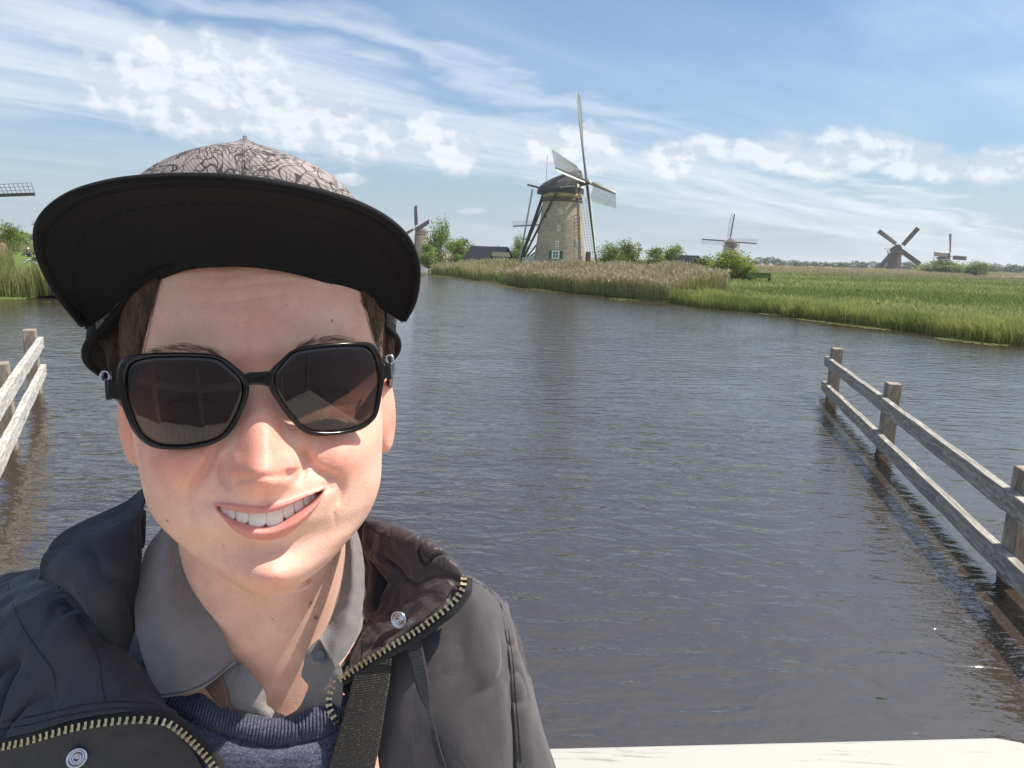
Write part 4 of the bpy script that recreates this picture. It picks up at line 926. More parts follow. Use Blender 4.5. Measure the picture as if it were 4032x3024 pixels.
def feats(x, z):
    y = nose(x, z)+mouth(x, z)
    for i, (ex_, ez_) in enumerate((EYL, EYR)):
        y = y-.0085*gs(x, z, ex_, ez_+.001, .0175, .0115)+.0042*gs(x, z, ex_, ez_-.001, .0125, .0082)+.0030*gs(x, z, ex_, ez_+.0165, .020, .006)
        y = y-.0018*np.exp(-(np.abs(z-(ez_-.001+18*(x-ex_)**2*-1))/.0009)**2)*(np.abs(x-ex_) < .0125)
        y = y-.0014*gs(x, z, ex_+(.004 if i else -.004), ez_-.0125, .012, .0022)
    cw = 0
    for (u, v) in ((700, 1830), (1372, 1795)):
        cx, cz_ = FP(u, v, -.01); y = y+.0088*gs(x, z, cx, cz_, .0175, .0150)
    for cv, sg in ((NLL, -1), (NLR, 1)):
        d, k = dist_to(cv, x, z); env_ = np.sin(math.pi*np.clip(k*0.9+.06, 0, 1))**.6
        y = y-.0038*np.exp(-(d/.0025)**2)*env_-.0018*np.exp(-(d/.006)**2)*env_
    mc = FP(1055, 2050, .008); y = y+.0050*gs(x, z, mc[0], mc[1], .027, .0135)
    cc = FP(1062, 2262, .0); y = y+.0055*gs(x, z, cc[0], cc[1], .0150, .0105)+.0012*gs(x, z, cc[0]+.003, cc[1]+.002, .006, .005)
    mc2 = FP(1050, 2178, .004); y = y-.0026*gs(x, z, mc2[0], mc2[1], .016, .0048)
    ph = FP(1036, 1940, .008); y = y-.0012*gs(x, z, ph[0], ph[1], .0028, .007)+.0006*(gs(x, z, ph[0]-.005, ph[1], .002, .007)+gs(x, z, ph[0]+.005, ph[1], .002, .007))
    fw = FP(1005, 1340, .002)     # frown lines and forehead lines
    for du in (-.0048, .0075): y = y-.0007*gs(x, z, fw[0]+du, fw[1], .0012, .010)
    for zz in (.048, .056, .063): y = y-.00035*np.exp(-((z-zz-.002*np.sin(x*90))/.0011)**2)*np.exp(-((x-fw[0])/.035)**2)
    y = y+.0022*gs(x, z, fw[0], fw[1]-.006, .017, .007)
    for (u, v, r_) in ((1338, 1960, .004), (1320, 2030, .005), (745, 2050, .005)):   # smile creases
        q = FP(u, v, 0); y = y-.0008*gs(x, z, q[0], q[1], .0016, r_*1.6)
    return y
Y = Y+feats(X, Z)*front
Vh = np.stack([X, Y, Z], 2).reshape(-1, 3)
idx = np.arange(NZ*NTH).reshape(NZ, NTH); nx_ = np.roll(idx, -1, 1)
Fh = np.stack([idx[:-1], nx_[:-1], nx_[1:], idx[1:]], 2).reshape(-1, 4)
Vw = h2w(Vh)
person = empty('person', (float(OH[0]), float(OH[1]), DZ), 'smiling person in a black brimmed cap, sunglasses and dark jacket taking a selfie', 'person')
PO = np.array(person.location)
# pieces to be grown together: head, ears, neck, upper chest
parts_v = [Vw]; parts_f = [[tuple(q) for q in Fh.tolist()]]
capb = list(idx[0][::-1]); capt = list(idx[-1]); parts_f[0] += [tuple(capb), tuple(capt)]
def grow(v, f):
    o = sum(len(p) for p in parts_v); parts_v.append(np.array([tuple(p) for p in v])); parts_f.append([tuple(i+o for i in q) for q in f])
def ellip(cw_, rad, axes, n=40, m=28, fn=None):
    v = []; f = []
    for i in range(m+1):
        a = math.pi*(i+.02)/(m+.04)-math.pi/2
        for k in range(n):
            b = 2*math.pi*k/n; p = np.array([rad[0]*math.cos(a)*math.cos(b), rad[1]*math.cos(a)*math.sin(b), rad[2]*math.sin(a)])
            if fn: p = fn(p)
            v.append(p @ axes+cw_)
    for i in range(m):
        for k in range(n): f.append((i*n+k, i*n+(k+1) % n, (i+1)*n+(k+1) % n, (i+1)*n+k))
    f += [tuple(range(n))[::-1], tuple(m*n+k for k in range(n))]
    return v, f
# ears
for sg, (u, v, yy) in ((-1, (512, 1660, -.092)), (1, (1522, 1625, -.092))):
    ex_, ez_ = FP(u, v, yy); a = sg*0.5
    ax = np.array([[math.cos(a), math.sin(a), 0], [-math.sin(a), math.cos(a), 0], [0, 0, 1]]) @ HW
    grow(*ellip(h2w((ex_-sg*.002, yy, ez_)), (.0075, .017, .031), ax, 28, 20))
    grow(*ellip(h2w((ex_-sg*.003, yy+.002, ez_-.020)), (.0065, .009, .011), ax, 20, 14))
# neck and chest (upright in the world)
def ringloft(cs, n=48):
    """cs: list of (centre world, rx, ry, yaw)"""
    v = []; f = []
    for (c_, rx, ry, yw) in cs:
        for k in range(n):
            a = 2*math.pi*k/n; p = np.array([rx*math.cos(a), ry*math.sin(a)]); v.append((c_[0]+p[0]*math.cos(yw)-p[1]*math.sin(yw), c_[1]+p[0]*math.sin(yw)+p[1]*math.cos(yw), c_[2]))
    for i in range(len(cs)-1):
        for k in range(n): f.append((i*n+k, i*n+(k+1) % n, (i+1)*n+(k+1) % n, (i+1)*n+k))
    f += [tuple(range(n))[::-1], tuple((len(cs)-1)*n+k for k in range(n))]; return v, f
nt_ = h2w((0.000, -.085, -.045)); nb_ = at(1075, 2620, .538); yw = R(20)
cs = []
for t, rx, ry in ((0, .057, .060), (.25, .0585, .058), (.5, .058, .056), (.72, .058, .056), (.9, .068, .058), (1.05, .078, .060), (1.25, .092, .064), (1.55, .100, .068), (2.1, .105, .072)):
    q = nt_+(nb_-nt_)*min(t, 1.0); 
    if t > 1: q = nb_+np.array([0, 0, -1.0])*(t-1)*0.10
    cs.append((q, rx, ry, yw))
grow(*ringloft(cs[::-1]))

VV = np.concatenate(parts_v); FF = [q for p in parts_f for q in p]
me = bpy.data.meshes.new('body'); me.from_pydata([tuple(p) for p in VV.tolist()], [], FF); me.update()
tmpo = bpy.data.objects.new('body_tmp', me); COL.objects.link(tmpo)
rm = tmpo.modifiers.new('r', 'REMESH'); rm.mode = 'VOXEL'; rm.voxel_size = 0.00085; rm.use_smooth_shade = True
sm_ = tmpo.modifiers.new('s', 'SMOOTH'); sm_.factor = 0.5; sm_.iterations = 3
dg = bpy.context.evaluated_depsgraph_get(); mb_ = bpy.data.meshes.new_from_object(tmpo.evaluated_get(dg)); bpy.data.objects.remove(tmpo)
mb_.name = 'body'; n = len(mb_.vertices); co = np.empty(n*3, dtype=np.float32); mb_.vertices.foreach_get('co', co); co = co.reshape(-1, 3).astype(float)
L = (co-OH) @ HW.T
# relax the join of jaw and neck, and the root of the ears
ne = len(mb_.edges); E_ = np.empty(ne*2, dtype=np.int32); mb_.edges.foreach_get('vertices', E_); E_ = E_.reshape(-1, 2); deg = np.bincount(E_.ravel(), minlength=n)[:, None]
wsm = np.clip(ssm(-.108, -.125, L[:, 2])*1.0+ssm(-.022, -.045, L[:, 1])*ssm(-.02, -.05, L[:, 2]), 0, 1)*np.where(L[:, 2] < -.26, .3, 1); wsm = wsm[:, None]
for it in range(60):
    acc = np.zeros_like(co)
    for k_ in range(3): acc[:, k_] = np.bincount(E_[:, 0], co[E_[:, 1], k_], n)+np.bincount(E_[:, 1], co[E_[:, 0], k_], n)
    co = co+(acc/deg-co)*0.6*wsm
mb_.vertices.foreach_set('co', co.astype(np.float32).ravel()); mb_.update()
L = (co-OH) @ HW.T; x, y, z = L[:, 0], L[:, 1], L[:, 2]
# natural skin pigment: lips, flushed cheeks and nose, freckles
fm = (y > -.045) & (z > -.14)
lip = np.zeros(n); zu, zo, zi, zl = cz(LU, x), cz(LO, x), cz(LI, x), cz(LL, x)
inx = ssm(MX0-.0005, MX0+.002, x)*ssm(MX1+.0005, MX1-.002, x)
lip = np.clip(ssm(0.0006, -.0006, z-zu)*ssm(-.0006, .0006, z-zl), 0, 1)*inx*fm
ins = (ssm(0.0004, .0018, zo-z)*ssm(.0004, .0018, z-zi)*inx*fm)*(y < .004)
red = np.zeros(n)
for (u, v, sx, sz, k) in ((700, 1820, .021, .016, .85), (1375, 1780, .020, .016, .9), (1035, 1860, .013, .013, .75), (1020, 1700, .008, .02, .4), (1062, 2280, .013, .009, .55), (1010, 1330, .02, .02, .22), (600, 1700, .01, .02, .3)):
    q = FP(u, v, 0); red = np.maximum(red, k*gs(x, z, q[0], q[1], sx, sz)*fm)
for (u, v, yy) in ((512, 1660, -.09), (1522, 1625, -.09)):
    q = FP(u, v, yy); red = np.maximum(red, .8*gs(x, z, q[0], q[1], .012, .03)*(y < -.07))
tn_ = (NB[1]-z)/(NB[1]-NT[1]); zlw = AL[1]-.0066+(AR[1]-AL[1])*(x-AL[0])/(AR[0]-AL[0])
wn_ = np.interp(tn_, [0, .4, .66, .93, 1.1], [.006, .009, .0135, .0195, .018])
red = np.maximum(red, .78*ssm(1.08, .90, np.abs(x-(AL[0]+AR[0])/2)/wn_)*ssm(-.0045, .0005, z-zlw)*ssm(.15, .6, tn_)*fm)
C3 = np.array([0.810, 0.525, 0.415])*np.ones((n, 1)); 
C3 = C3*(1-red[:, None])+np.array([0.80, 0.345, 0.265])*red[:, None]
C3 = C3*(1-lip[:, None]*.9)+np.array([0.63, 0.26, 0.23])*lip[:, None]*.9
C3 = C3*(1-ins[:, None])+np.array([0.09, 0.015, 0.012])*ins[:, None]
for (u, v, r_) in ((1307, 1263, .0011), (1317, 2018, .0008), (1223, 2376, .0018), (1218, 2388, .0010), (1244, 2432, .0022), (1073, 2438, .0007), (660, 2050, .0009), (1130, 1200, .0006), (880, 2150, .0007)):
    P = at(u, v, .44); d = ray(u, v); d = d/np.linalg.norm(d); w_ = co-CAM; dd = np.linalg.norm(w_-np.outer(w_ @ d, d), axis=1)
    k = ssm(r_*1.0, r_*.5, dd)[:, None]*(0.75); C3 = C3*(1-k)+np.array([0.25, 0.11, 0.06])*k
ca = mb_.color_attributes.new('tint', 'FLOAT_COLOR', 'POINT'); c4 = np.ones((n, 4), dtype=np.float32); c4[:, :3] = C3; ca.data.foreach_set('color', c4.ravel())
la = mb_.attributes.new('lip', 'FLOAT', 'POINT'); la.data.foreach_set('value', lip.astype(np.float32))
def mat_skin():
    m, nt, b = new_mat('skin'); co = objco(nt)
    a = nt.nodes.new('ShaderNodeAttribute'); a.attribute_name = 'tint'
    l = nt.nodes.new('ShaderNodeAttribute'); l.attribute_name = 'lip'
    n1 = noisen(nt, co, 45, 5, 0.6); n2_ = noisen(nt, co, 420, 3, 0.6)
    c = mixc(nt, 1.0, a.outputs['Color'], ramp(nt, n1, [(0.3, (0.90, 0.80, 0.77)), (0.7, (1.10, 1.08, 1.06))]), 'MULTIPLY')
    fr = ramp(nt, n2_, [(0.34, 0.22), (0.44, 0.0)]); c = mixc(nt, fr, c, mixc(nt, 1.0, c, (0.72, 0.55, 0.48), 'MULTIPLY'))
    nt.links.new(c, b.inputs['Base Color']); 
    b.inputs['Subsurface Weight'].default_value = 0.40; b.inputs['Subsurface Radius'].default_value = (1.0, 0.42, 0.25); b.inputs['Subsurface Scale'].default_value = 0.0035
    b.inputs['Specular IOR Level'].default_value = 0.48
    nt.links.new(mathn(nt, 'SUBTRACT', mathn(nt, 'ADD', 0.46, mathn(nt, 'MULTIPLY', n1, 0.12)), mathn(nt, 'MULTIPLY', l.outputs['Fac'], 0.14)), b.inputs['Roughness'])
    vo = nt.nodes.new('ShaderNodeTexVoronoi'); vo.inputs['Scale'].default_value = 900; nt.links.new(co, vo.inputs['Vector'])
    n3 = noisen(nt, mapn(nt, co, (1, 1, 2.2)), 260, 4, 0.6)
    h = mathn(nt, 'ADD', mathn(nt, 'MULTIPLY', vo.outputs['Distance'], 0.5), n3)
    bumpn(nt, b, h, 0.28, 0.0008)
    return m
MSKIN = mat_skin(); mb_.materials.clear(); mb_.materials.append(MSKIN)
def reparent(o): 
    o.parent = person; o.matrix_parent_inverse = Matrix.Translation(-Vector(person.location)); return o
body = bpy.data.objects.new('body', mb_); COL.objects.link(body); reparent(body)
mb_.polygons.foreach_set('use_smooth', [True]*len(mb_.polygons))
# eyeballs
MEYE = pmat('eyeball', (0.55, 0.50, 0.46), 0.2, 20, .05, 0)
# teeth: each one its own
mtooth, nt, b = new_mat('tooth_enamel'); b.inputs['Base Color'].default_value = (0.92, 0.86, 0.75, 1); b.inputs['Roughness'].default_value = 0.22
b.inputs['Subsurface Weight'].default_value = 0.3; b.inputs['Subsurface Radius'].default_value = (1, .8, .6); b.inputs['Subsurface Scale'].default_value = 0.001
bumpn(nt, b, noisen(nt, mapn(nt, objco(nt), (300, 300, 60)), 1.5, 2, .5), .12, .0004)
teeth = [(1013, 2046, 70, 66, 6), (1080, 2040, 70, 72, 4), (955, 2035, 51, 62, 16), (1134, 2012, 48, 64, 14), (912, 2024, 41, 54, 28), (1175, 1994, 42, 58, 24), (884, 2012, 31, 42, 40), (1208, 1978, 33, 52, 34), (1232, 1963, 27, 42, 42), (864, 2004, 22, 30, 48)]
for i, (u, v, w, h, tn) in enumerate(teeth):
    off = abs(u-1031)/250.0; yy = 0.0066-0.016*off**2
    a = FP(u, v, yy); x0 = FP(u-w/2, v, yy); x1 = FP(u+w/2, v, yy); zt = FP(u, v-h/2-22, yy)[1]; zbt = FP(u, v+h/2, yy)[1]
    ww = (x1[0]-x0[0])*1.03; hh = zt-zbt; cx = a[0]; czz = (zt+zbt)/2; rot = math.radians(tn)*(1 if u < 1031 else -1)
    v_ = []; f_ = []; nU, nV = 9, 11
    roll = R(-3) if u < 1031 else R(3)
    for j in range(nV+1):
        t = j/nV; zz = -hh/2+hh*t; wf = 0.80+0.20*math.sin(min(1, (1-t)*1.6)*math.pi/2) if t > .3 else 1.0
        wf *= math.sqrt(max(0.0, 1-max(0, (0.12-t)/0.12)**2*0.28))
        for i2 in range(nU*2):
            an = 2*math.pi*i2/(nU*2); sx = math.copysign(abs(math.cos(an))**0.55, math.cos(an)); sy = math.copysign(abs(math.sin(an))**0.6, math.sin(an))
            px, py = sx*ww/2*wf, sy*.0022*(0.65+0.35*math.sin(math.pi*min(1, t*1.3+.15)))
            X_ = cx+px*math.cos(rot)-py*math.sin(rot); Y_ = yy-.0022+px*math.sin(rot)+py*math.cos(rot); v_.append(h2w((X_, Y_, czz+zz-0.0010*(sx*sx)*(t < .15)*-1)))
    K = nU*2
    for j in range(nV):
        for i2 in range(K): f_.append((j*K+i2, j*K+(i2+1) % K, (j+1)*K+(i2+1) % K, (j+1)*K+i2))
    f_ += [tuple(range(K))[::-1], tuple(nV*K+k for k in range(K))]
    reparent(MB().add(v_, f_).build('tooth', mtooth, None, True))
# ------------------------------------------------------------------ cap
def cloth(name, col, weave=1400, rough=0.85, var=0.2, wrinkle=0.0, lint=False, sheen=0.3, tinge=None, bstr=0.25, wdist=0.004, wscale=28):
    m, nt, b = new_mat(name); co = objco(nt)
    n1 = noisen(nt, co, 22, 5, 0.6); c = ramp(nt, n1, [(0.3, tuple(x*(1-var) for x in col)), (0.7, tuple(x*(1+var) for x in col))])
    if tinge: c = mixc(nt, ramp(nt, noisen(nt, co, 9, 4, .55), [(0.42, 0.0), (0.62, 1.0)]), c, tinge)
    wv = nt.nodes.new('ShaderNodeTexWave'); wv.inputs['Scale'].default_value = weave/3; wv.inputs['Distortion'].default_value = 1.5; wv.inputs['Detail'].default_value = 1
    nt.links.new(mapn(nt, co, rot=(0.5, 0.4, 0.7)), wv.inputs['Vector'])
    c = mixc(nt, mathn(nt, 'MULTIPLY', wv.outputs['Fac'], 0.25), c, mixc(nt, 1.0, c, (0.55, 0.55, 0.55), 'MULTIPLY'))
    if lint:
        l = noisen(nt, mapn(nt, co, (1, 1, 1)), 330, 1, 0.4, 2.0); c = mixc(nt, ramp(nt, l, [(0.80, 0.0), (0.84, 0.5)]), c, (0.16, 0.15, 0.14))
    nt.links.new(c, b.inputs['Base Color']); b.inputs['Roughness'].default_value = rough; b.inputs['Sheen Weight'].default_value = sheen; b.inputs['Specular IOR Level'].default_value = 0.25
    h = noisen(nt, co, 900, 2, 0.5); nrm = bumpn(nt, None, h, bstr, 0.0006)
    if wrinkle:
        w = noisen(nt, mapn(nt, co, (1.0, 1.3, 0.7)), wscale, 4, 0.5, 1.2); nrm = bumpn(nt, None, w, wrinkle, wdist, nrm)
    nt.links.new(nrm, b.inputs['Normal']); return m
MCAPB = cloth('cap_black_twill', (0.0045, 0.0045, 0.0065), lint=True, sheen=0.03)
def mat_print():
    m, nt, b = new_mat('cap_printed_cloth'); co = objco(nt); sp = 0
    v = mapn(nt, co, (1, 1, 1), rot=(.3, .2, .1))
    wob = nt.nodes.new('ShaderNodeTexNoise'); wob.inputs['Scale'].default_value = 38; wob.inputs['Detail'].default_value = 1; nt.links.new(v, wob.inputs['Vector'])
    vm = nt.nodes.new('ShaderNodeVectorMath'); vm.operation = 'MULTIPLY_ADD'; nt.links.new(wob.outputs['Color'], vm.inputs[0]); vm.inputs[1].default_value = (.05, .05, .05); nt.links.new(v, vm.inputs[2])
    def cells(s, w):
        vo = nt.nodes.new('ShaderNodeTexVoronoi'); vo.feature = 'DISTANCE_TO_EDGE'; vo.inputs['Scale'].default_value = s; nt.links.new(vm.outputs[0], vo.inputs['Vector'])
        return ramp(nt, vo.outputs['Distance'], [(w*.5, 1.0), (w, 0.0)])
    l1 = cells(105, .055); l2 = cells(210, .10)
    # scroll bands
    wv = nt.nodes.new('ShaderNodeTexWave'); wv.wave_type = 'RINGS'; wv.inputs['Scale'].default_value = 55; wv.inputs['Distortion'].default_value = 7; wv.inputs['Detail'].default_value = 0.5; wv.inputs['Detail Scale'].default_value = 1.2
    nt.links.new(mapn(nt, vm.outputs[0], loc=(.03, 0, .02)), wv.inputs['Vector']); l3 = mathn(nt, 'MULTIPLY', ramp(nt, wv.outputs['Fac'], [(0.10, 1.0), (0.20, 0.0)]), ramp(nt, noisen(nt, co, 31, 1, 0.5), [(0.48, 0.0), (0.52, 1.0)]))
    area = ramp(nt, noisen(nt, co, 26, 2, 0.5), [(0.42, 0.0), (0.50, 1.0)])
    ink = mathn(nt, 'MAXIMUM', mathn(nt, 'MULTIPLY', l2, area), l1)
    st = nt.nodes.new('ShaderNodeTexWave'); st.inputs['Scale'].default_value = 210; st.inputs['Distortion'].default_value = 0.3; nt.links.new(mapn(nt, co, rot=(0, R(52), R(12))), st.inputs['Vector'])
    base = mixc(nt, ramp(nt, st.outputs['Fac'], [(0.35, 0.0), (0.65, 1.0)]), (0.22, 0.196, 0.188), (0.33, 0.295, 0.28))
    c = mixc(nt, mathn(nt, 'MULTIPLY', ink, 0.9), base, (0.035, 0.03, 0.035))
    nt.links.new(c, b.inputs['Base Color']); b.inputs['Roughness'].default_value = 0.85; b.inputs['Specular IOR Level'].default_value = .2
    bumpn(nt, b, noisen(nt, co, 700, 2, .5), .2, .0006); return m
MPRINT = mat_print()
def L3(u, v, y): x, z = FP(u, v, y); return np.array([x, y, z])
cap = empty('baseball_cap', (float(OH[0]), float(OH[1]), float(OH[2])+.07), 'black flat brimmed cap with a grey line-patterned front worn by the selfie taker', 'cap')
def under(o, par): o.parent = par; o.matrix_parent_inverse = Matrix.Translation(-Vector(par.location)); return o
def sub_(o, par): o.parent = par; return o
outer = [(326, 1276, -.050), (245, 1174, -.030), (180, 1059, -.006), (152, 960, .013), (158, 885, .025), (208, 820, .036), (303, 762, .046), (425, 726, .053), (570, 706, .062), (715, 699, .067), (896, 703, .070), (1076, 724, .068), (1257, 760, .061), (1438, 820, .046), (1532, 874, .036), (1604, 946, .023), (1636, 1020, .010), (1640, 1117, -.009), (1626, 1189, -.026), (1592, 1256, -.046)]
inner = [(338, 1286, -.056), (400, 1240, -.050), (462, 1196, -.043), (520, 1158, -.034), (570, 1124, -.026), (625, 1094, -.018), (679, 1069, -.011), (733, 1053, -.005), (787, 1044, -.001), (870, 1040, .003), (968, 1040, .005), (1040, 1047, .005), (1113, 1058, .003), (1185, 1074, -.001), (1257, 1095, -.006), (1330, 1121, -.013), (1402, 1153, -.023), (1455, 1180, -.033), (1510, 1211, -.042), (1584, 1260, -.052)]
def resamp(P, n):
    P = np.array(P, float); s = np.concatenate([[0], np.cumsum(np.linalg.norm(np.diff(P, axis=0), axis=1))]); q = np.linspace(0, s[-1], n)
    return np.stack([spl(s, P[:, k], q) for k in range(P.shape[1])], 1)
Lo = resamp([L3(*p) for p in outer], 120); Li = resamp([L3(*p) for p in inner], 120)
def brim_pt(i, t):
    a, b_ = Li[i], Lo[i]; p = a+(b_-a)*t; w = min(i, 119-i)/60.0
    p = p+np.array([0, .000, 0.0055*math.sin(math.pi*t)*min(1, w*1.6)]); return p
v = []; f = []; NT_ = 16
for i in range(120):
    for j in range(NT_+1): v.append(brim_pt(i, j/NT_))
nb = len(v)
for i in range(119):
    for j in range(NT_): k = i*(NT_+1)+j; f.append((k, k+1, k+NT_+2, k+NT_+1))
bm_ = MB().add(h2w(np.array(v)), f).build('brim', MCAPB, None, True); under(bm_, cap)
sd = bm_.modifiers.new('thick', 'SOLIDIFY'); sd.thickness = 0.0032; sd.offset = 0
MB().tube([h2w(p) for p in Lo], 0.0024, 10).build('piping', MCAPB, None, True)
pip = bpy.data.objects['piping']; under(pip, cap)
for kk, tt_ in enumerate((0.92, 0.66)):      # stitched rows on the brim
    pts = [h2w(brim_pt(i, tt_)-np.array([0, -.0001, .0022])) for i in range(4, 116)]
    # underside faces the camera: put the thread on that side
    pts = [p+hF*0.0016 for p in pts]
    mbs = MB()
    for i in range(0, len(pts)-1, 1): 
        if kk == 0 or i % 3 != 2: mbs.tube([pts[i], pts[i]+(pts[i+1]-pts[i])*.8], .00028, 4)
    under(mbs.build('stitching', MCAPB), cap)
# sweatband closing the cap against the head
v = []; f = []
for i in range(120):
    p = Li[i]; inw = np.array([-np.sign(p[0])*.0015, -.0025, 0])
    for j, (a_, b_, c_) in enumerate(((0, .0006, -.0016), (0, -.001, .006), (1, -.004, .018), (2.2, -.009, .034))): v.append(h2w(p+np.array([inw[0]*a_, b_, c_])))
for i in range(119):
    for j in range(3): k = i*4+j; f.append((k, k+1, k+5, k+4))
sb_ = MB().add(v, f).build('sweatband', MCAPB, None, True); under(sb_, cap); s2 = sb_.modifiers.new('t', 'SOLIDIFY'); s2.thickness = .0014; s2.offset = 0
# crown
AP = L3(964, 533, -.062)
cprof = [(0, 0), (22, 30), (52, 105), (72, 150), (94, 222), (130, 325), (173, 432), (215, 490), (267, 535), (330, 568), (400, 586), (480, 596), (570, 600)]
scl = 0.000168
pz = np.array([p[0] for p in cprof])*scl; prr = np.array([p[1] for p in cprof])*scl
def crown_pt(th, t, off=0.0):
    """th: 0 front; t: 0 apex .. 1 bottom edge"""
    fr_ = 0.5+0.5*math.cos(th); zbot = .077*fr_**1.8-.003 
    H = AP[2]-zbot; s_ = t*pz[-1]; r = float(spl(pz, prr, np.array([s_]))[0])
    dzz = s_/pz[-1]*H if True else 0
    k = (.93+.115*min(1, abs(th)/1.4)**2*t**4 if th > 0 else .93+.075*min(1, -th/1.4)*t**4)*(1-.11*math.exp(-((abs(th)-.95)/.38)**2)*t**3)
    seam = 1-0.022*math.exp(-(((abs(th)-1.15)/.05)**2))-.012*math.exp(-((th/.05)**2))
    x = AP[0]*(1-t)+(-.004)*t + math.sin(th)*(r*k+off)*seam; ctr = AP[1]*(1-t)+(-.090)*t
    y = ctr+math.cos(th)*((r*(0.94 if math.cos(th) > 0 else 1.1)*(1-.11*math.exp(-((abs(th)-.95)/.38)**2)*t**3))+off)*seam
    return np.array([x, y, AP[2]-dzz+0.0012*math.sin(th*5+t*9)*t*(1-t)*2])
def crown_piece(name, th0, th1, mat, n=60):
    v = []; f = []; m_ = 40
    for i in range(n+1):
        for j in range(m_+1): v.append(h2w(crown_pt(th0+(th1-th0)*i/n, (j/m_))))
    for i in range(n):
        for j in range(m_): k = i*(m_+1)+j; f.append((k, k+1, k+m_+2, k+m_+1))
    o = MB().add(v, f).build(name, mat, None, True); s2 = o.modifiers.new('t', 'SOLIDIFY'); s2.thickness = .0018; s2.offset = -1 ; return under(o, cap)
crown_piece('front_panel', -1.22, 0.0, MPRINT); crown_piece('front_panel', 0.0, 1.22, MPRINT)
crown_piece('rear_panel', 1.22, math.pi, MCAPB); crown_piece('rear_panel', -math.pi, -1.22, MCAPB)
for th0 in (0.0,): under(MB().tube([h2w(crown_pt(th0, t/30, .0006)) for t in range(0, 30)], .00025, 6).build('seam', MPRINT, None, True), cap)
v = []; f = []
TH_ = np.concatenate([np.linspace(.78, 2*math.pi-.78, 90)])
for th in TH_:
    t_ = th if th <= math.pi else th-2*math.pi; o1 = crown_pt(t_, .995, -.0006); c1 = np.array([-.004, -.09, o1[2]])
    for q_, dz_ in ((1.0, 0), (.92, .002), (.84, .006), (.72, .012)): v.append(h2w(c1+(o1-c1)*np.array([q_, q_, 0])+np.array([0, 0, dz_])))
for i in range(89):
    for j in range(3): k = i*4+j; f.append((k, k+1, k+5, k+4))
lb = under(MB().add(v, f).build('lining', MCAPB, None, True), cap); s2 = lb.modifiers.new('t', 'SOLIDIFY'); s2.thickness = .001
under(MB().tube([h2w(crown_pt(th, 1.0, -.0005)) for th in np.linspace(-math.pi, math.pi, 90)], .0022, 8, closed=True).build('band_edge', MCAPB, None, True), cap)


# ------------------------------------------------------------------ sunglasses
def zz(pts, x0, y0, s): return [(x0+a*s, y0+b*s) for a, b in pts]
gLo = zz([(320, 340), (480, 300), (800, 282), (1100, 282), (1380, 300), (1500, 330), (1600, 390), (1700, 470), (1790, 545), (1840, 620), (1855, 720), (1835, 850), (1780, 1000), (1680, 1200), (1560, 1340), (1400, 1430), (1200, 1480), (950, 1500), (750, 1490), (600, 1450), (480, 1370), (380, 1240), (300, 1060), (250, 930), (212, 800), (195, 660), (195, 540), (215, 440), (260, 380)], 400, 1300, .3135)
gLi = zz([(450, 380), (620, 345), (850, 335), (1100, 335), (1380, 350), (1500, 390), (1600, 470), (1700, 560), (1760, 640), (1780, 750), (1760, 870), (1690, 1050), (1600, 1210), (1500, 1320), (1350, 1390), (1100, 1440), (900, 1448), (740, 1430), (600, 1370), (500, 1280), (420, 1120), (350, 930), (320, 780), (305, 620), (325, 490), (370, 420)], 400, 1300, .3135)
gRo = zz([(180, 660), (200, 590), (250, 520), (350, 430), (460, 330), (600, 275), (800, 240), (1000, 225), (1200, 215), (1400, 215), (1480, 230), (1540, 280), (1590, 370), (1622, 490), (1640, 600), (1635, 700), (1610, 820), (1590, 950), (1550, 1120), (1480, 1220), (1350, 1310), (1150, 1365), (950, 1385), (800, 1390), (680, 1370), (580, 1310), (450, 1180), (330, 1020), (230, 870), (190, 780)], 1000, 1280, .3134)
gRi = zz([(260, 650), (300, 560), (400, 440), (490, 350), (620, 315), (850, 285), (1100, 265), (1350, 262), (1440, 290), (1500, 360), (1540, 480), (1558, 620), (1550, 800), (1530, 980), (1490, 1120), (1400, 1220), (1280, 1280), (1100, 1325), (900, 1335), (750, 1325), (640, 1280), (520, 1170), (400, 1020), (310, 880), (265, 760)], 1000, 1280, .3134)
def GY(x, z=0.0): return .0168-3.6*(x-.0005)**2+0.27*(z+.005)-1.2*(z+.006)**2
def gl(u, v, e=0.0):
    x, z = FP(u, v, .008)
    for _ in range(5): y = GY(x, z)+e; x, z = FP(u, v, y)
    return np.array([x, y, z])
def polar(pts, c, n):
    P = np.array([gl(u, v)[[0, 2]] for u, v in pts])-c; 
    # smooth closed resample, then by angle
    m = len(P); t = np.arange(m*8)/8.0; i = t.astype(int); fr = (t-i)[:, None]
    p0, p1, p2, p3 = P[(i-1) % m], P[i % m], P[(i+1) % m], P[(i+2) % m]
    Q = 0.5*((2*p1)+(-p0+p2)*fr+(2*p0-5*p1+4*p2-p3)*fr**2+(-p0+3*p1-3*p2+p3)*fr**3)
    a = np.arctan2(Q[:, 1], Q[:, 0]); r = np.hypot(Q[:, 0], Q[:, 1]); o = np.argsort(a); a, r = a[o], r[o]
    q = np.linspace(-math.pi, math.pi, n, endpoint=False); rr = np.interp(q, np.concatenate([a-2*math.pi, a, a+2*math.pi]), np.concatenate([r, r, r]))
    rr = (np.roll(rr, 1)+2*rr+np.roll(rr, -1))/4; return q, rr
mfr, nt, b = new_mat('glossy_black_acetate'); b.inputs['Base Color'].default_value = (0.006, 0.006, 0.007, 1); b.inputs['Roughness'].default_value = 0.16; b.inputs['Specular IOR Level'].default_value = 0.38
bumpn(nt, b, noisen(nt, objco(nt), 60, 2, .5), 0.02, .001)
ml, nt, b = new_mat('tinted_lens'); nt.nodes.remove(b); out = nt.nodes['Material Output']
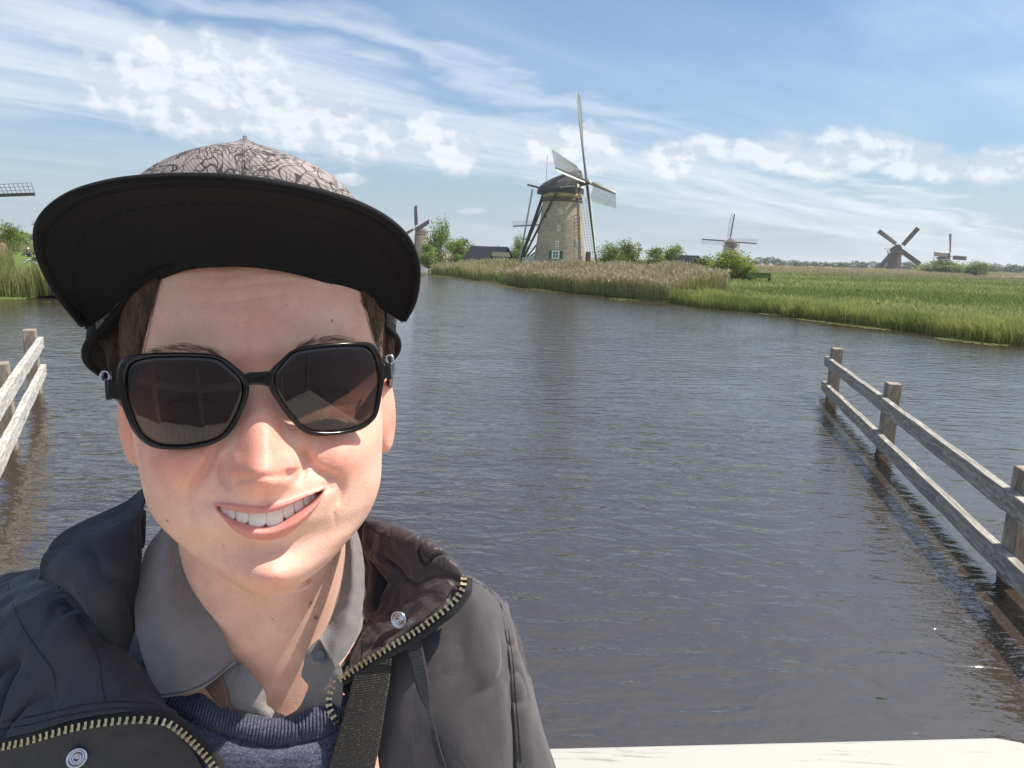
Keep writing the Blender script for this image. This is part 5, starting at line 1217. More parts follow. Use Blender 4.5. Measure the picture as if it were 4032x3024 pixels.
tb_ = nt.nodes.new('ShaderNodeBsdfTransparent'); gb = nt.nodes.new('ShaderNodeBsdfGlossy'); gb.inputs['Roughness'].default_value = 0.015; gb.inputs['Color'].default_value = (0.80, 0.88, 1.0, 1)
sp = nt.nodes.new('ShaderNodeSeparateXYZ'); nt.links.new(objco(nt), sp.inputs[0])
tz = mathn(nt, 'SUBTRACT', sp.outputs[2], float(OH[2])); tcol = ramp(nt, mathn(nt, 'ADD', mathn(nt, 'MULTIPLY', tz, 10.0), 0.5), [(0.10, (0.42, 0.37, 0.34)), (0.60, (0.25, 0.22, 0.21))]); nt.links.new(tcol, tb_.inputs[0])
fz = nt.nodes.new('ShaderNodeFresnel'); fz.inputs['IOR'].default_value = 1.6; mx = nt.nodes.new('ShaderNodeMixShader'); nt.links.new(fz.outputs[0], mx.inputs[0]); nt.links.new(tb_.outputs[0], mx.inputs[1]); nt.links.new(gb.outputs[0], mx.inputs[2]); nt.links.new(mx.outputs[0], out.inputs[0])
MGOLD = pmat('zip_brass', (0.50, 0.43, 0.26), 0.32, 90, .25, .1, metal=1.0, bdist=.0003); MSTEEL = pmat('snap_steel', (0.55, 0.56, 0.60), 0.22, 90, .2, .1, metal=1.0, bdist=.0003)
sung = empty('sunglasses', tuple(float(a) for a in OH), 'large black sunglasses with brown tinted lenses worn by the selfie taker', 'sunglasses')
fm_ = MB(); NP = 140
for (po, pi_, cc_) in ((gLo, gLi, (715, 1585)), (gRo, gRi, (1275, 1538))):
    c0 = gl(*cc_)[[0, 2]]; q, ro_ = polar(po, c0, NP); q, ri = polar(pi_, c0, NP)
    v = []; 
    for k in range(NP):
        for (rr, e) in ((ro_[k], -.0018), (ro_[k]+.0001, .0004), (ro_[k]-.0006, .0014), ((ro_[k]+ri[k])/2, .0018), (ri[k]+.0006, .0013), (ri[k], .0003), (ri[k], -.0018)):
            x = c0[0]+rr*math.cos(q[k]); z = c0[1]+rr*math.sin(q[k]); v.append(h2w((x, GY(x, z)+e, z)))
    fm_.add(v, [(k*7+j, k*7+(j+1) % 7, ((k+1) % NP)*7+(j+1) % 7, ((k+1) % NP)*7+j) for k in range(NP) for j in range(7)])
    # lens
    lv = []; lf = []; RR = 10
    for side, e0_ in ((0, .0003), (1, -.0011)):
        base = len(lv)
        lv.append(h2w((c0[0], GY(c0[0], c0[1])+e0_, c0[1])))
        for j in range(1, RR+1):
            for k in range(NP):
                rr = (ri[k]+.0006)*j/RR; x = c0[0]+rr*math.cos(q[k]); z = c0[1]+rr*math.sin(q[k]); lv.append(h2w((x, GY(x, z)+e0_, z)))
        for k in range(NP): lf.append((base, base+1+k, base+1+(k+1) % NP))
        for j in range(RR-1):
            for k in range(NP): a = base+1+j*NP; lf.append((a+k, a+NP+k, a+NP+(k+1) % NP, a+(k+1) % NP))
    ob_ = 1+RR*NP
    for k in range(NP): lf.append((1+(RR-1)*NP+k, 1+(RR-1)*NP+(k+1) % NP, ob_+1+(RR-1)*NP+(k+1) % NP, ob_+1+(RR-1)*NP+k))
    under(MB().add(lv, lf).build('lens', ml, None, True), sung)
fo = fm_.build('frame', mfr, None, True); under(fo, sung)
def slab(pts, e0_, e1, name, par, bev=.0005):
    P = [gl(*p) for p in pts]; v = [h2w(p+np.array([0, e0_, 0])) for p in P]; w = hF*(e1-e0_)
    o = MB().prism(v, Vector(w)).build(name, mfr, None, False, bev); return under(o, par)
slab(zz([(-95, 596), (-30, 590), (60, 588), (190, 578), (225, 560), (250, 640), (230, 740), (200, 790), (130, 757), (60, 750), (-30, 752), (-90, 775), (-130, 700)], 1000, 1280, .3134), -.0015, .0020, 'bridge', sung, .001)
slab(zz([(215, 640), (170, 662), (82, 660), (92, 780), (102, 832), (130, 862), (215, 868), (260, 930), (270, 800)], 400, 1300, .3135), -.0035, .0008, 'end_piece', sung)
slab(zz([(1615, 480), (1640, 497), (1700, 500), (1712, 560), (1702, 640), (1645, 680), (1612, 760), (1600, 600)], 1000, 1280, .3134), -.0035, .0008, 'end_piece', sung)
for (u, v, s_, eu) in ((426, 1535, -1, 512), (1530, 1462, 1, 1522)):
    p0 = gl(u, v, -.004); ee = np.array([FP(eu, 1600, -.092)[0]+s_*.004, -.092, p0[2]-.004]); pts = []
    mt = MB(); mt.beam(h2w(p0), h2w(p0*.35+ee*.65+np.array([s_*.001, 0, .002])), .0030, .011, .0026, .008, up=hZ); mt.beam(h2w(p0*.35+ee*.65+np.array([s_*.001, 0, .002])), h2w(ee+np.array([0, -.004, -.006])), .0026, .008, .0024, .007, up=hZ)
    tp_ = under(mt.build('temple', mfr, None, False, .0006), sung)
    for j in range(3):
        c_ = p0+np.array([s_*.0018, -.003-.0022*j, .0095]); ring = [h2w(c_+np.array([s_*.0022*math.cos(a), -.002*math.sin(a)*.5, .0030*math.sin(a)-.002])) for a in np.linspace(0, 2*math.pi, 14, endpoint=False)]
        o = MB().tube(ring, .00055, 6, closed=True).build('ornament', MSTEEL, None, True); under(o, sung)

# ------------------------------------------------------------------ hair and brows
mh, nt, b = new_mat('dark_brown_hair'); nzh = noisen(nt, mapn(nt, objco(nt), (1, 1, .2)), 300, 3, .6)
nt.links.new(ramp(nt, nzh, [(0.3, (0.030, 0.018, 0.011)), (0.7, (0.15, 0.098, 0.062))]), b.inputs['Base Color']); b.inputs['Roughness'].default_value = 0.42; b.inputs['Specular IOR Level'].default_value = .4
def strands(name, gens, n, rad, mat):
    m = MB()
    for _ in range(n):
        pts = gens(); k = len(pts); m.tube(pts, [rad*(1-.75*i/(k-1)) for i in range(k)], 3, caps=False)
    return reparent(m.build(name, mat, None, True))
def surf_y(x, z):
    """y of the head surface at the side of the face"""
    xl_, xr_ = float(XL(np.array([z]))[0]), float(XR(np.array([z]))[0]); m_ = (xl_+xr_)/2; w_ = (xr_-xl_)/2; r = min(.999, abs(x-m_)/w_)
    yc_, yf_ = -.078, float(yf(np.array([z]))[0]); cc__ = math.sqrt(max(0, 1-r**(2/.88))); return yc_+(yf_-yc_)*cc__**.92
def gen_side(sg):
    def g():
        t = random.random()
        if sg < 0: a = (640-235*t**.8, 1085+210*t); b_ = (545-105*t+random.uniform(-22, 22), 1300+120*random.random()); c_ = (500-55*t+random.uniform(-34, 40), 1400+160*random.random())
        else: a = (1415+125*t, 1150+90*t); b_ = (1496+55*t+random.uniform(-16, 12), 1270+80*random.random()); c_ = (1508+36*t+random.uniform(-20, 16), 1350+140*random.random())
        j_ = random.gauss(0, 1); a = (a[0]-sg*-1*abs(j_)*9+sg*abs(random.gauss(0, 7)), a[1]+random.gauss(0, 14)); b_ = (b_[0]-sg*random.expovariate(1/9.0)+sg*4, b_[1])
        pts = []
        for q in (0, .2, .4, .6, .8, 1.0):
            u = (1-q)**2*a[0]+2*q*(1-q)*b_[0]+q*q*c_[0]; v = (1-q)**2*a[1]+2*q*(1-q)*b_[1]+q*q*c_[1]
            x, z = FP(u, v, -.06); y = surf_y(x, z); x, z = FP(u, v, y); y = max(surf_y(x, z), -.080)+.0012+random.uniform(0, .0025)*(1+q); x, z = FP(u, v, y); pts.append(h2w((x, y, z)))
        return pts
    return g
strands('hair', gen_side(-1), 1100, .00026, mh); strands('hair', gen_side(1), 600, .00022, mh)
def gen_brow(side):
    cen = [(560, 1402), (640, 1378), (740, 1372), (830, 1385), (880, 1412)] if side < 0 else [(1165, 1380), (1230, 1345), (1320, 1338), (1400, 1360), (1460, 1405)]
    P = np.array(cen)
    def g():
        t = random.random()*.98; s_ = t*(len(P)-1); i = int(s_); p = P[i]+(P[i+1]-P[i])*(s_-i); d = P[i+1]-P[i]; d = d/np.linalg.norm(d)*(-1 if side < 0 else 1)
        L_ = random.uniform(18, 42); off_ = random.gauss(0, 9); up = np.array([0, -1.0]); pts = []
        for q in (0, .5, 1):
            pp = p+up*off_+d*L_*q+up*L_*.35*(q-q*q*.8); x, z = FP(pp[0], pp[1], .0)
            xx = np.array([x]); zz_ = np.array([z]); y = surf_y(x, z)+float(feats(xx, zz_)[0])+.0006+.0008*q; x, z = FP(pp[0], pp[1], y); pts.append(h2w((x, y, z)))
        return pts
    return g
strands('eyebrow', gen_brow(-1), 260, .00009, mh); strands('eyebrow', gen_brow(1), 260, .00009, mh)
def gen_lash(e, low):
    def g():
        t = random.uniform(-1, 1); x = e[0]+t*.0125; z = e[1]-.001-18*(t*.0125)**2; y = surf_y(x, z)+float(feats(np.array([x]), np.array([z]))[0])
        return [h2w((x, y, z)), h2w((x+t*.001, y+.003, z-.0014)), h2w((x+t*.002, y+.0055, z-.0010))]
    return g
for e in (EYL, EYR): strands('eyelashes', gen_lash(e, 0), 90, .00022, mh)
# ------------------------------------------------------------------ clothes: draped sheets
def net(rows, nu=90, nv=60, amp=0.0, freq=18, seed=0, fold=None, crease=0.95, thick=0.0011, name='cloth', mat=None, parent=None, aniso=(1, 1, 1), smooth=True, disp=None):
    """rows: traced lines (u, v, depth); spline both ways, wrinkle, thicken"""
    Rr = [resamp([at(*p) for p in r], nu) for r in rows]; Q = np.stack(Rr)          # (rows, nu, 3)
    t = np.linspace(0, len(rows)-1, nv); rr = np.arange(len(rows), dtype=float)
    if len(rows) == 2: S = Q[0][None]*(1-t)[:, None, None]+Q[1][None]*t[:, None, None]
    else: S = np.stack([np.stack([spl(rr, Q[:, j, k], t) for k in range(3)], 1) for j in range(nu)], 1)
    du = np.gradient(S, axis=1); dv = np.gradient(S, axis=0); N = np.cross(du, dv); N /= np.linalg.norm(N, axis=2)[:, :, None]+1e-12
    toc = CAM-S; N *= np.sign((N*toc).sum(2))[:, :, None]
    if amp:
        for i in range(nv):
            for j in range(nu):
                p = S[i, j]; q = Vector((p[0]*freq*aniso[0], p[1]*freq*aniso[1], p[2]*freq*aniso[2]+seed))
                wq = mnoise.noise(q*.8+Vector((5, 1, 2))); q2 = q*1.7+Vector((wq, -wq, wq))*1.4
                w = mnoise.noise(q)*1.0-crease*max(0.0, 1-abs(mnoise.noise(q2))*5.0)**1.5*max(0, .3+mnoise.noise(q*.9+Vector((9, 9, 9)))*1.8)+0.22*mnoise.noise(q*5.1)
                S[i, j] += N[i, j]*amp*w
    if disp is not None: S += N*disp(np.linspace(0, 1, nu)[None, :]+0*t[:, None], (t/(len(rows)-1))[:, None]+0*np.zeros(nu)[None])[:, :, None]
    idx = np.arange(nv*nu).reshape(nv, nu); F = np.stack([idx[:-1, :-1], idx[:-1, 1:], idx[1:, 1:], idx[1:, :-1]], 2).reshape(-1, 4)
    o = npmesh(name, S.reshape(-1, 3), F, mat, None, smooth)
    # thickness behind the visible side
    if thick: sd = o.modifiers.new('thick', 'SOLIDIFY'); sd.thickness = thick; sd.offset = 0.0
    if parent is not None: (reparent(o) if parent is person else sub_(o, parent))
    o['_s'] = 1; del o['_s']
    NET[name+str(seed)] = S
    return o
NET = {}
MJ = cloth('jacket_waxed_cotton', (0.030, 0.035, 0.044), rough=.62, wrinkle=.95, tinge=(0.046, 0.043, 0.048), sheen=.10, wdist=.006, wscale=20)
MJL = cloth('jacket_lining', (0.048, 0.038, 0.042), rough=.42, wrinkle=.9, sheen=.15, wscale=40, wdist=.004)
MJD = cloth('jacket_inner_dark', (0.010, 0.011, 0.015), rough=.7, wrinkle=.4)
MJS = cloth('jacket_waxed_cotton_lit', (0.082, 0.073, 0.076), rough=.70, wrinkle=.5, tinge=(0.060, 0.056, 0.062), sheen=.25, wdist=.004, wscale=16)  # sunlit copy of the jacket cotton, the light is in its colour
MSHIRT = cloth('grey_linen_shirt', (0.20, 0.185, 0.182), rough=.9, wrinkle=.35, sheen=.3, bstr=.5, wscale=45, wdist=.002)
MSTRAP = None
THREAD = pmat('dark_thread', (0.012, 0.012, 0.016), .8, 80, .2, 0)
# jacket, left (as seen): hood, shoulder front, panel below the zip
jk = net([[(562, 1925, .500), (520, 1955, .495), (440, 2000, .485), (330, 2045, .475), (240, 2095, .465), (178, 2160, .460), (152, 2220, .458), (152, 2280, .455)],
     [(574, 1960, .492), (535, 2040, .475), (465, 2100, .460), (385, 2150, .450), (310, 2200, .445), (250, 2250, .444), (205, 2285, .450), (180, 2305, .456)],
     [(564, 2030, .488), (552, 2140, .470), (510, 2230, .455), (465, 2300, .445), (410, 2360, .439), (350, 2385, .438), (300, 2360, .443), (240, 2325, .452)],
     [(561, 2084, .490), (558, 2200, .480), (549, 2320, .472), (536, 2440, .466), (516, 2540, .461), (488, 2602, .456), (400, 2490, .447), (300, 2375, .452)]],
    100, 80, .0040, 12, 1, crease=.45, name='hood', mat=MJ, parent=person)
net([[(-200, 2330, .510), (0, 2262, .505), (80, 2235, .502), (160, 2225, .497), (235, 2290, .478), (330, 2400, .464), (430, 2520, .458), (500, 2590, .460), (570, 2645, .463)],
     [(-200, 2450, .465), (0, 2400, .458), (80, 2390, .452), (160, 2400, .447), (240, 2440, .441), (330, 2520, .438), (430, 2600, .438), (520, 2660, .441), (605, 2712, .449)],
     [(-200, 2700, .432), (0, 2640, .431), (100, 2640, .428), (200, 2660, .426), (300, 2680, .424), (400, 2700, .424), (500, 2730, .426), (585, 2762, .432), (655, 2792, .441)],
     [(-200, 2880, .420), (0, 2850, .420), (100, 2832, .418), (200, 2808, .417), (300, 2790, .416), (400, 2778, .416), (500, 2772, .418), (600, 2782, .424), (690, 2808, .433)],
     [(-200, 2935, .418), (0, 2908, .417), (100, 2890, .415), (200, 2862, .414), (300, 2836, .413), (400, 2818, .413), (520, 2808, .414), (625, 2816, .419), (705, 2855, .427)]],
    150, 100, .0062, 13, 2, name='jacket_shoulder', mat=MJ, parent=person)
net([[(-200, 2960, .424), (0, 2935, .424), (200, 2892, .421), (400, 2852, .419), (560, 2840, .420), (660, 2868, .425), (742, 2940, .432), (808, 3040, .438)],
     [(-200, 3050, .428), (0, 3050, .428), (200, 3040, .426), (400, 3030, .425), (560, 3040, .426), (660, 3060, .430), (742, 3120, .436), (840, 3140, .441)],
     [(-200, 3300, .432), (0, 3300, .432), (200, 3300, .430), (400, 3300, .430), (560, 3300, .430), (660, 3300, .434), (742, 3300, .440), (900, 3300, .445)]],
    100, 50, .0025, 14, 3, name='jacket_front', mat=MJ, parent=person)
# jacket, right
net([[(1395, 2050, .507), (1430, 2200, .503), (1438, 2350, .498), (1420, 2480, .492), (1350, 2600, .483), (1290, 2720, .477)],
     [(1440, 2050, .507), (1480, 2200, .497), (1490, 2350, .487), (1470, 2480, .480), (1410, 2590, .472), (1320, 2700, .468)],
     [(1450, 2050, .507), (1560, 2230, .500), (1600, 2400, .495), (1560, 2520, .480), (1460, 2620, .470), (1345, 2720, .466)]], 70, 50, .004, 30, 4, name='jacket_inner', mat=MJD, parent=person)
net([[(1410, 2022, .512), (1480, 2035, .508), (1560, 2066, .498), (1640, 2108, .487), (1700, 2145, .480), (1760, 2190, .473), (1810, 2232, .468), (1840, 2262, .465)],
     [(1436, 2050, .500), (1500, 2078, .494), (1570, 2108, .486), (1640, 2140, .478), (1700, 2172, .472), (1760, 2212, .466), (1808, 2248, .462), (1838, 2268, .461)],
     [(1425, 2130, .502), (1490, 2180, .493), (1560, 2222, .483), (1620, 2257, .474), (1680, 2285, .467), (1740, 2300, .461), (1790, 2300, .457), (1830, 2290, .458)],
     [(1470, 2390, .490), (1505, 2418, .481), (1545, 2430, .473), (1590, 2430, .466), (1640, 2420, .460), (1700, 2400, .455), (1760, 2370, .453), (1822, 2318, .455)],
     [(1322, 2700, .463), (1370, 2660, .460), (1430, 2615, .457), (1500, 2575, .454), (1570, 2530, .452), (1650, 2480, .450), (1740, 2415, .449), (1815, 2335, .452)]],
    120, 110, .0060, 27, 5, name='jacket_flap', mat=MJL, parent=person)
net([[(1322, 2700, .474), (1420, 2800, .466), (1480, 2900, .459), (1500, 3030, .453), (1510, 3300, .448)],
     [(1440, 2600, .474), (1510, 2730, .462), (1545, 2860, .453), (1570, 3030, .448), (1580, 3300, .445)],
     [(1560, 2480, .476), (1610, 2650, .458), (1640, 2800, .449), (1660, 3030, .444), (1670, 3300, .442)],
     [(1720, 2370, .480), (1780, 2550, .456), (1810, 2750, .447), (1840, 2950, .443), (1850, 3300, .441)],
     [(1838, 2262, .490), (1900, 2400, .468), (1945, 2600, .455), (1965, 2800, .452), (1985, 3300, .450)],
     [(1965, 2352, .506), (1990, 2460, .486), (2012, 2640, .470), (2030, 2850, .464), (2050, 3300, .462)]],
    120, 110, .0036, 11, 6, name='jacket_breast', mat=MJS, parent=person, aniso=(1.6, 1.6, .5))
net([[(1925, 2318, .508), (1970, 2410, .490), (1996, 2560, .474), (2014, 2760, .464), (2030, 3000, .459), (2040, 3300, .458)],
     [(1965, 2350, .506), (2010, 2450, .490), (2040, 2600, .477), (2075, 2800, .468), (2100, 3000, .464), (2120, 3300, .463)],
     [(1985, 2372, .515), (2032, 2500, .502), (2072, 2650, .495), (2125, 2840, .488), (2172, 3000, .485), (2235, 3300, .484)],
     [(1975, 2370, .54), (2020, 2500, .54), (2060, 2650, .54), (2115, 2840, .54), (2160, 3000, .54), (2220, 3300, .54)]],
    110, 70, .0032, 13, 7, name='sleeve', mat=MJS, parent=person, aniso=(1.5, 1.5, .6))
# back of the jacket, closing the torso behind
tv, tf = ringloft([(at(1085, v_, .62), rx, ry, R(20)) for v_, rx, ry in ((2330, .075, .06), (2420, .14, .085), (2560, .185, .10), (2800, .195, .105), (3500, .20, .11))])
reparent(MB().add(tv, tf).build('jacket_back', MJ, None, True))
# shirt
net([[(640, 2080, .487), (577, 2170, .479), (552, 2260, .471), (541, 2350, .466), (540, 2450, .459), (560, 2560, .452), (590, 2660, .447), (628, 2750, .444)],
     [(668, 2100, .474), (640, 2200, .463), (638, 2300, .455), (658, 2400, .449), (690, 2500, .445), (722, 2580, .443), (752, 2650, .443), (792, 2712, .444)],
     [(702, 2138, .470), (718, 2239, .465), (755, 2320, .461), (813, 2401, .459), (874, 2496, .457), (914, 2571, .455), (922, 2590, .453), (930, 2606, .450)]],
    110, 60, .0022, 26, 8, name='shirt_collar', mat=MSHIRT, parent=person, thick=.0014, crease=.15)
net([[(800, 2690, .464), (840, 2740, .462), (900, 2800, .460), (980, 2860, .460), (1080, 2900, .462)],
     [(870, 2650, .460), (920, 2690, .458), (970, 2740, .457), (1020, 2790, .458), (1090, 2850, .462)],
     [(918, 2590, .464), (962, 2620, .461), (1010, 2672, .460), (1042, 2725, .461), (1047, 2778, .463), (1068, 2796, .465), (1122, 2818, .468)]],
    70, 40, .0020, 40, 9, name='shirt_placket', mat=MSHIRT, parent=person, crease=.2)
net([[(1392, 2060, .492), (1413, 2130, .484), (1432, 2250, .474), (1434, 2330, .468), (1422, 2420, .461), (1395, 2520, .455), (1362, 2580, .451), (1317, 2630, .448)],
     [(1375, 2080, .480), (1388, 2180, .472), (1388, 2270, .464), (1382, 2350, .459), (1365, 2420, .455), (1342, 2490, .452), (1320, 2540, .450), (1300, 2585, .449)],
     [(1366, 2070, .487), (1362, 2205, .480), (1347, 2300, .475), (1333, 2374, .471), (1311, 2430, .466), (1286, 2480, .462), (1266, 2508, .458), (1256, 2522, .455)]],
    100, 40, .0020, 28, 10, name='shirt_collar', mat=MSHIRT, parent=person, thick=.0014, crease=.15)
net([[(1254, 2516, .464), (1212, 2560, .463), (1196, 2610, .463), (1187, 2665, .463), (1214, 2706, .463), (1200, 2745, .465), (1168, 2795, .467), (1120, 2822, .469)],
     [(1290, 2560, .460), (1262, 2600, .458), (1256, 2640, .458), (1255, 2690, .458), (1262, 2730, .459), (1255, 2780, .461), (1215, 2830, .464), (1150, 2860, .466)],
     [(1330, 2600, .460), (1345, 2640, .459), (1350, 2680, .458), (1350, 2720, .458), (1345, 2770, .459), (1325, 2820, .461), (1270, 2870, .463), (1180, 2900, .465)]],
    70, 40, .0022, 40, 11, name='shirt_placket', mat=MSHIRT, parent=person, crease=.2)
# back of the shirt collar, standing round the neck
cen_ = np.array(at(1040, 2330, .535)); v = []; f = []; A_ = np.linspace(R(150), R(-70+360-360), 2)
for i in range(61):
    a = R(-35)+R(250)*i/60          # from the right side round the back to the left
    for j, (hh, rr) in enumerate(((.048, .068), (.038, .0695), (.0, .0715), (-.03, .075), (-.06, .082))):
        dirx = math.cos(a+R(20)); diry = math.sin(a+R(20)); v.append((cen_[0]+rr*dirx, cen_[1]+rr*1.02*diry, cen_[2]+hh+.010*math.sin(a)))
for i in range(60):
    for j in range(4): k = i*5+j; f.append((k, k+1, k+6, k+5))
sc_ = reparent(MB().add(v, f).build('shirt_collar_back', MSHIRT, None, True)); s2 = sc_.modifiers.new('t', 'SOLIDIFY'); s2.thickness = .0014
# sheer brown patch of undershirt
MUND = cloth('brown_sheer_undershirt', (0.16, 0.095, 0.07), rough=.9, wrinkle=.4)
net([[(800, 2690, .458), (850, 2760, .457), (935, 2805, .457)], [(868, 2655, .456), (888, 2720, .455), (905, 2795, .456)]], 30, 20, .001, 60, 12, name='undershirt', mat=MUND, parent=person)
# sweater: ribbed neckband and knitted body
def mat_knit():
    m, nt, b = new_mat('navy_knit'); co = objco(nt)
    n1 = noisen(nt, co, 60, 4, .6)
    vo = nt.nodes.new('ShaderNodeTexVoronoi'); vo.inputs['Scale'].default_value = 620; nt.links.new(mapn(nt, co, (1, 1, 1.5)), vo.inputs['Vector'])
    w = nt.nodes.new('ShaderNodeTexWave'); w.bands_direction = 'Z'; w.inputs['Scale'].default_value = 95; w.inputs['Distortion'].default_value = 2.5; w.inputs['Detail'].default_value = 2; w.inputs['Detail Scale'].default_value = 40; nt.links.new(co, w.inputs['Vector'])
    c = ramp(nt, n1, [(0.3, (0.080, 0.082, 0.135)), (0.7, (0.135, 0.137, 0.205))])
    c = mixc(nt, ramp(nt, vo.outputs['Distance'], [(0.2, 0.0), (0.7, 0.75)]), c, (0.030, 0.032, 0.06))
    nt.links.new(c, b.inputs['Base Color']); b.inputs['Roughness'].default_value = .95; b.inputs['Sheen Weight'].default_value = .15; b.inputs['Specular IOR Level'].default_value = .15
    nrm = bumpn(nt, None, vo.outputs['Distance'], -.9, .0016); nrm = bumpn(nt, None, w.outputs['Fac'], .5, .001, nrm); nt.links.new(nrm, b.inputs['Normal']); return m
MKN = mat_knit()
band = [[(655, 2730, .462), (731, 2742, .461), (790, 2730, .460), (830, 2756, .458), (874, 2786, .456), (935, 2803, .455), (1016, 2820, .455), (1100, 2830, .455), (1150, 2818, .456), (1223, 2790, .458), (1298, 2772, .462), (1350, 2740, .466), (1430, 2680, .474)],
        [(650, 2745, .457), (700, 2775, .455), (765, 2805, .452), (830, 2828, .450), (900, 2850, .449), (980, 2872, .448), (1060, 2884, .448), (1130, 2880, .449), (1200, 2862, .451), (1270, 2838, .454), (1310, 2820, .457), (1350, 2795, .461), (1435, 2740, .470)],
        [(640, 2755, .458), (690, 2800, .455), (750, 2834, .453), (820, 2866, .451), (895, 2892, .450), (980, 2916, .450), (1060, 2932, .450), (1135, 2932, .450), (1210, 2916, .452), (1275, 2900, .454), (1318, 2878, .457), (1360, 2850, .461), (1440, 2800, .470)]]
net(band, 900, 14, .0008, 30, 13, name='sweater_neckband', mat=MKN, parent=person, disp=lambda u, v: .0019*np.sin(u*2*math.pi*62)*np.clip(np.sin(math.pi*np.clip(v*1.1+.02, 0, 1)), .25, 1))
net([[(600, 2740, .463)]+[(u, v, d+.0015) for u, v, d in band[2][1:]], [(600, 2850, .450), (750, 2960, .443), (950, 3010, .440), (1100, 3020, .440), (1250, 2990, .444), (1440, 2930, .463)], [(600, 3300, .445), (750, 3300, .440), (950, 3300, .437), (1100, 3300, .437), (1250, 3300, .440), (1470, 3300, .458)]], 120, 60, .0015, 25, 14, name='sweater', mat=MKN, parent=person)
# shoulder strap of a bag, and the jacket's hanging tape
def mat_web(name, c1, c2, s):
    m, nt, b = new_mat(name); uv = objco(nt)
    w1 = nt.nodes.new('ShaderNodeTexWave'); w1.bands_direction = 'Z'; w1.inputs['Scale'].default_value = s; nt.links.new(mapn(nt, uv, rot=(0, R(12), 0)), w1.inputs['Vector'])
    n1 = noisen(nt, mapn(nt, uv, (1, 1, .5)), 1100, 2, .6)
    c = mixc(nt, ramp(nt, n1, [(0.56, 0.0), (0.64, 1.0)]), c1, c2); c = mixc(nt, ramp(nt, w1.outputs['Fac'], [(0.2, .7), (.6, 0.0)]), c, tuple(x*.3 for x in c1))
    nt.links.new(c, b.inputs['Base Color']); b.inputs['Roughness'].default_value = .6; bumpn(nt, b, w1.outputs['Fac'], .7, .0006); return m
bag = empty('bag_strap', tuple(at(1400, 2900, .44)), 'wide black woven bag strap hanging down beside the zip', 'bag strap')
so_ = net([[(1405, 2615, .458), (1385, 2700, .450), (1350, 2830, .445), (1320, 2930, .443), (1292, 3030, .441), (1215, 3300, .440)], [(1475, 2580, .4565), (1465, 2700, .4475), (1430, 2850, .4425), (1400, 2960, .4405), (1385, 3030, .4395), (1310, 3300, .439)], [(1545, 2540, .458), (1538, 2650, .450), (1515, 2800, .445), (1495, 2930, .442), (1474, 3030, .441), (1400, 3300, .440)]], 80, 20, .0004, 20, 15, name='webbing', mat=mat_web('black_webbing', (0.016, 0.015, 0.015), (0.11, 0.09, 0.06), 260), thick=.0022)
under(so_, bag)
net([[(1596, 2515, .452), (1612, 2600, .447), (1645, 2720, .443), (1688, 2820, .4405), (1705, 2920, .440), (1742, 3040, .439), (1800, 3300, .438)], [(1652, 2482, .452), (1668, 2570, .447), (1690, 2690, .443), (1698, 2800, .4415), (1722, 2900, .4395), (1762, 3040, .4385), (1830, 3300, .438)]], 80, 8, .0005, 20, 16, name='draw_tape', mat=mat_web('navy_tape', (0.016, 0.022, 0.030), (0.04, 0.05, 0.06), 300), parent=person, thick=.0016)
# zips: tape plus every tooth
def zipper(path, label, spacing, side):
    P = resamp([at(*p) for p in path], 400); L_ = np.concatenate([[0], np.cumsum(np.linalg.norm(np.diff(P, axis=0), axis=1))])
    mbt = MB(); q = np.linspace(0, L_[-1], 120); pts = np.stack([np.interp(q, L_, P[:, k]) for k in range(3)], 1)
    T = np.gradient(pts, axis=0); T /= np.linalg.norm(T, axis=1)[:, None]; vd = CAM-pts; vd /= np.linalg.norm(vd, axis=1)[:, None]; S_ = np.cross(T, vd)*side
    v = []
    for i in range(120): v += [pts[i]-S_[i]*.0055-vd[i]*.0018, pts[i]+S_[i]*.0012-vd[i]*.0004, pts[i]+S_[i]*.0012+vd[i]*.0004, pts[i]-S_[i]*.0055-vd[i]*.0006]
    mbt.add(v, [(4*i+j, 4*i+(j+1) % 4, 4*i+4+(j+1) % 4, 4*i+4+j) for i in range(119) for j in range(4)])
    zo = mbt.build('zip', MJD, None, True); zo['label'] = label; reparent(zo)
    m = MB(); m.box((0, 0, 0), (.0016, .0036, .0017)); m.box((0, .0016, .0002), (.0021, .0014, .0023)); tme = m.build('zip_tooth', MGOLD); tm = tme.data; bpy.data.objects.remove(tme)
    n_ = int(L_[-1]/spacing)
    for i in range(n_):
        s_ = (i+.5)*spacing; p = np.array([np.interp(s_, L_, P[:, k]) for k in range(3)]); p2 = np.array([np.interp(s_+.001, L_, P[:, k]) for k in range(3)]); t = p2-p; t /= np.linalg.norm(t)
        vd_ = CAM-p; vd_ /= np.linalg.norm(vd_); sd_ = np.cross(t, vd_)*side; sd_ /= np.linalg.norm(sd_); vz = np.cross(sd_, t)*side; vz = np.cross(t, sd_); vz *= np.sign(vz.dot(vd_))
        o = bpy.data.objects.new('zip_tooth', tm); COL.objects.link(o); c_ = p+vz*.0008+sd_*.0010
        Mx = Matrix(((t[0], sd_[0], vz[0], c_[0]), (t[1], sd_[1], vz[1], c_[1]), (t[2], sd_[2], vz[2], c_[2]), (0, 0, 0, 1)))
        o.parent = zo; o.matrix_basis = Mx @ Matrix.Rotation(random.uniform(-.08, .08), 4, 'Z')
    return zo
zipper([(-40, 2944, .4135), (0, 2934, .4135), (100, 2912, .412), (200, 2882, .411), (300, 2855, .4105), (400, 2838, .4105), (500, 2828, .411), (600, 2827, .4135), (660, 2838, .417), (720, 2876, .4225), (780, 2932, .428), (830, 2988, .432), (870, 3050, .434)], 'brass zip along the left jacket edge', .0041, 1)
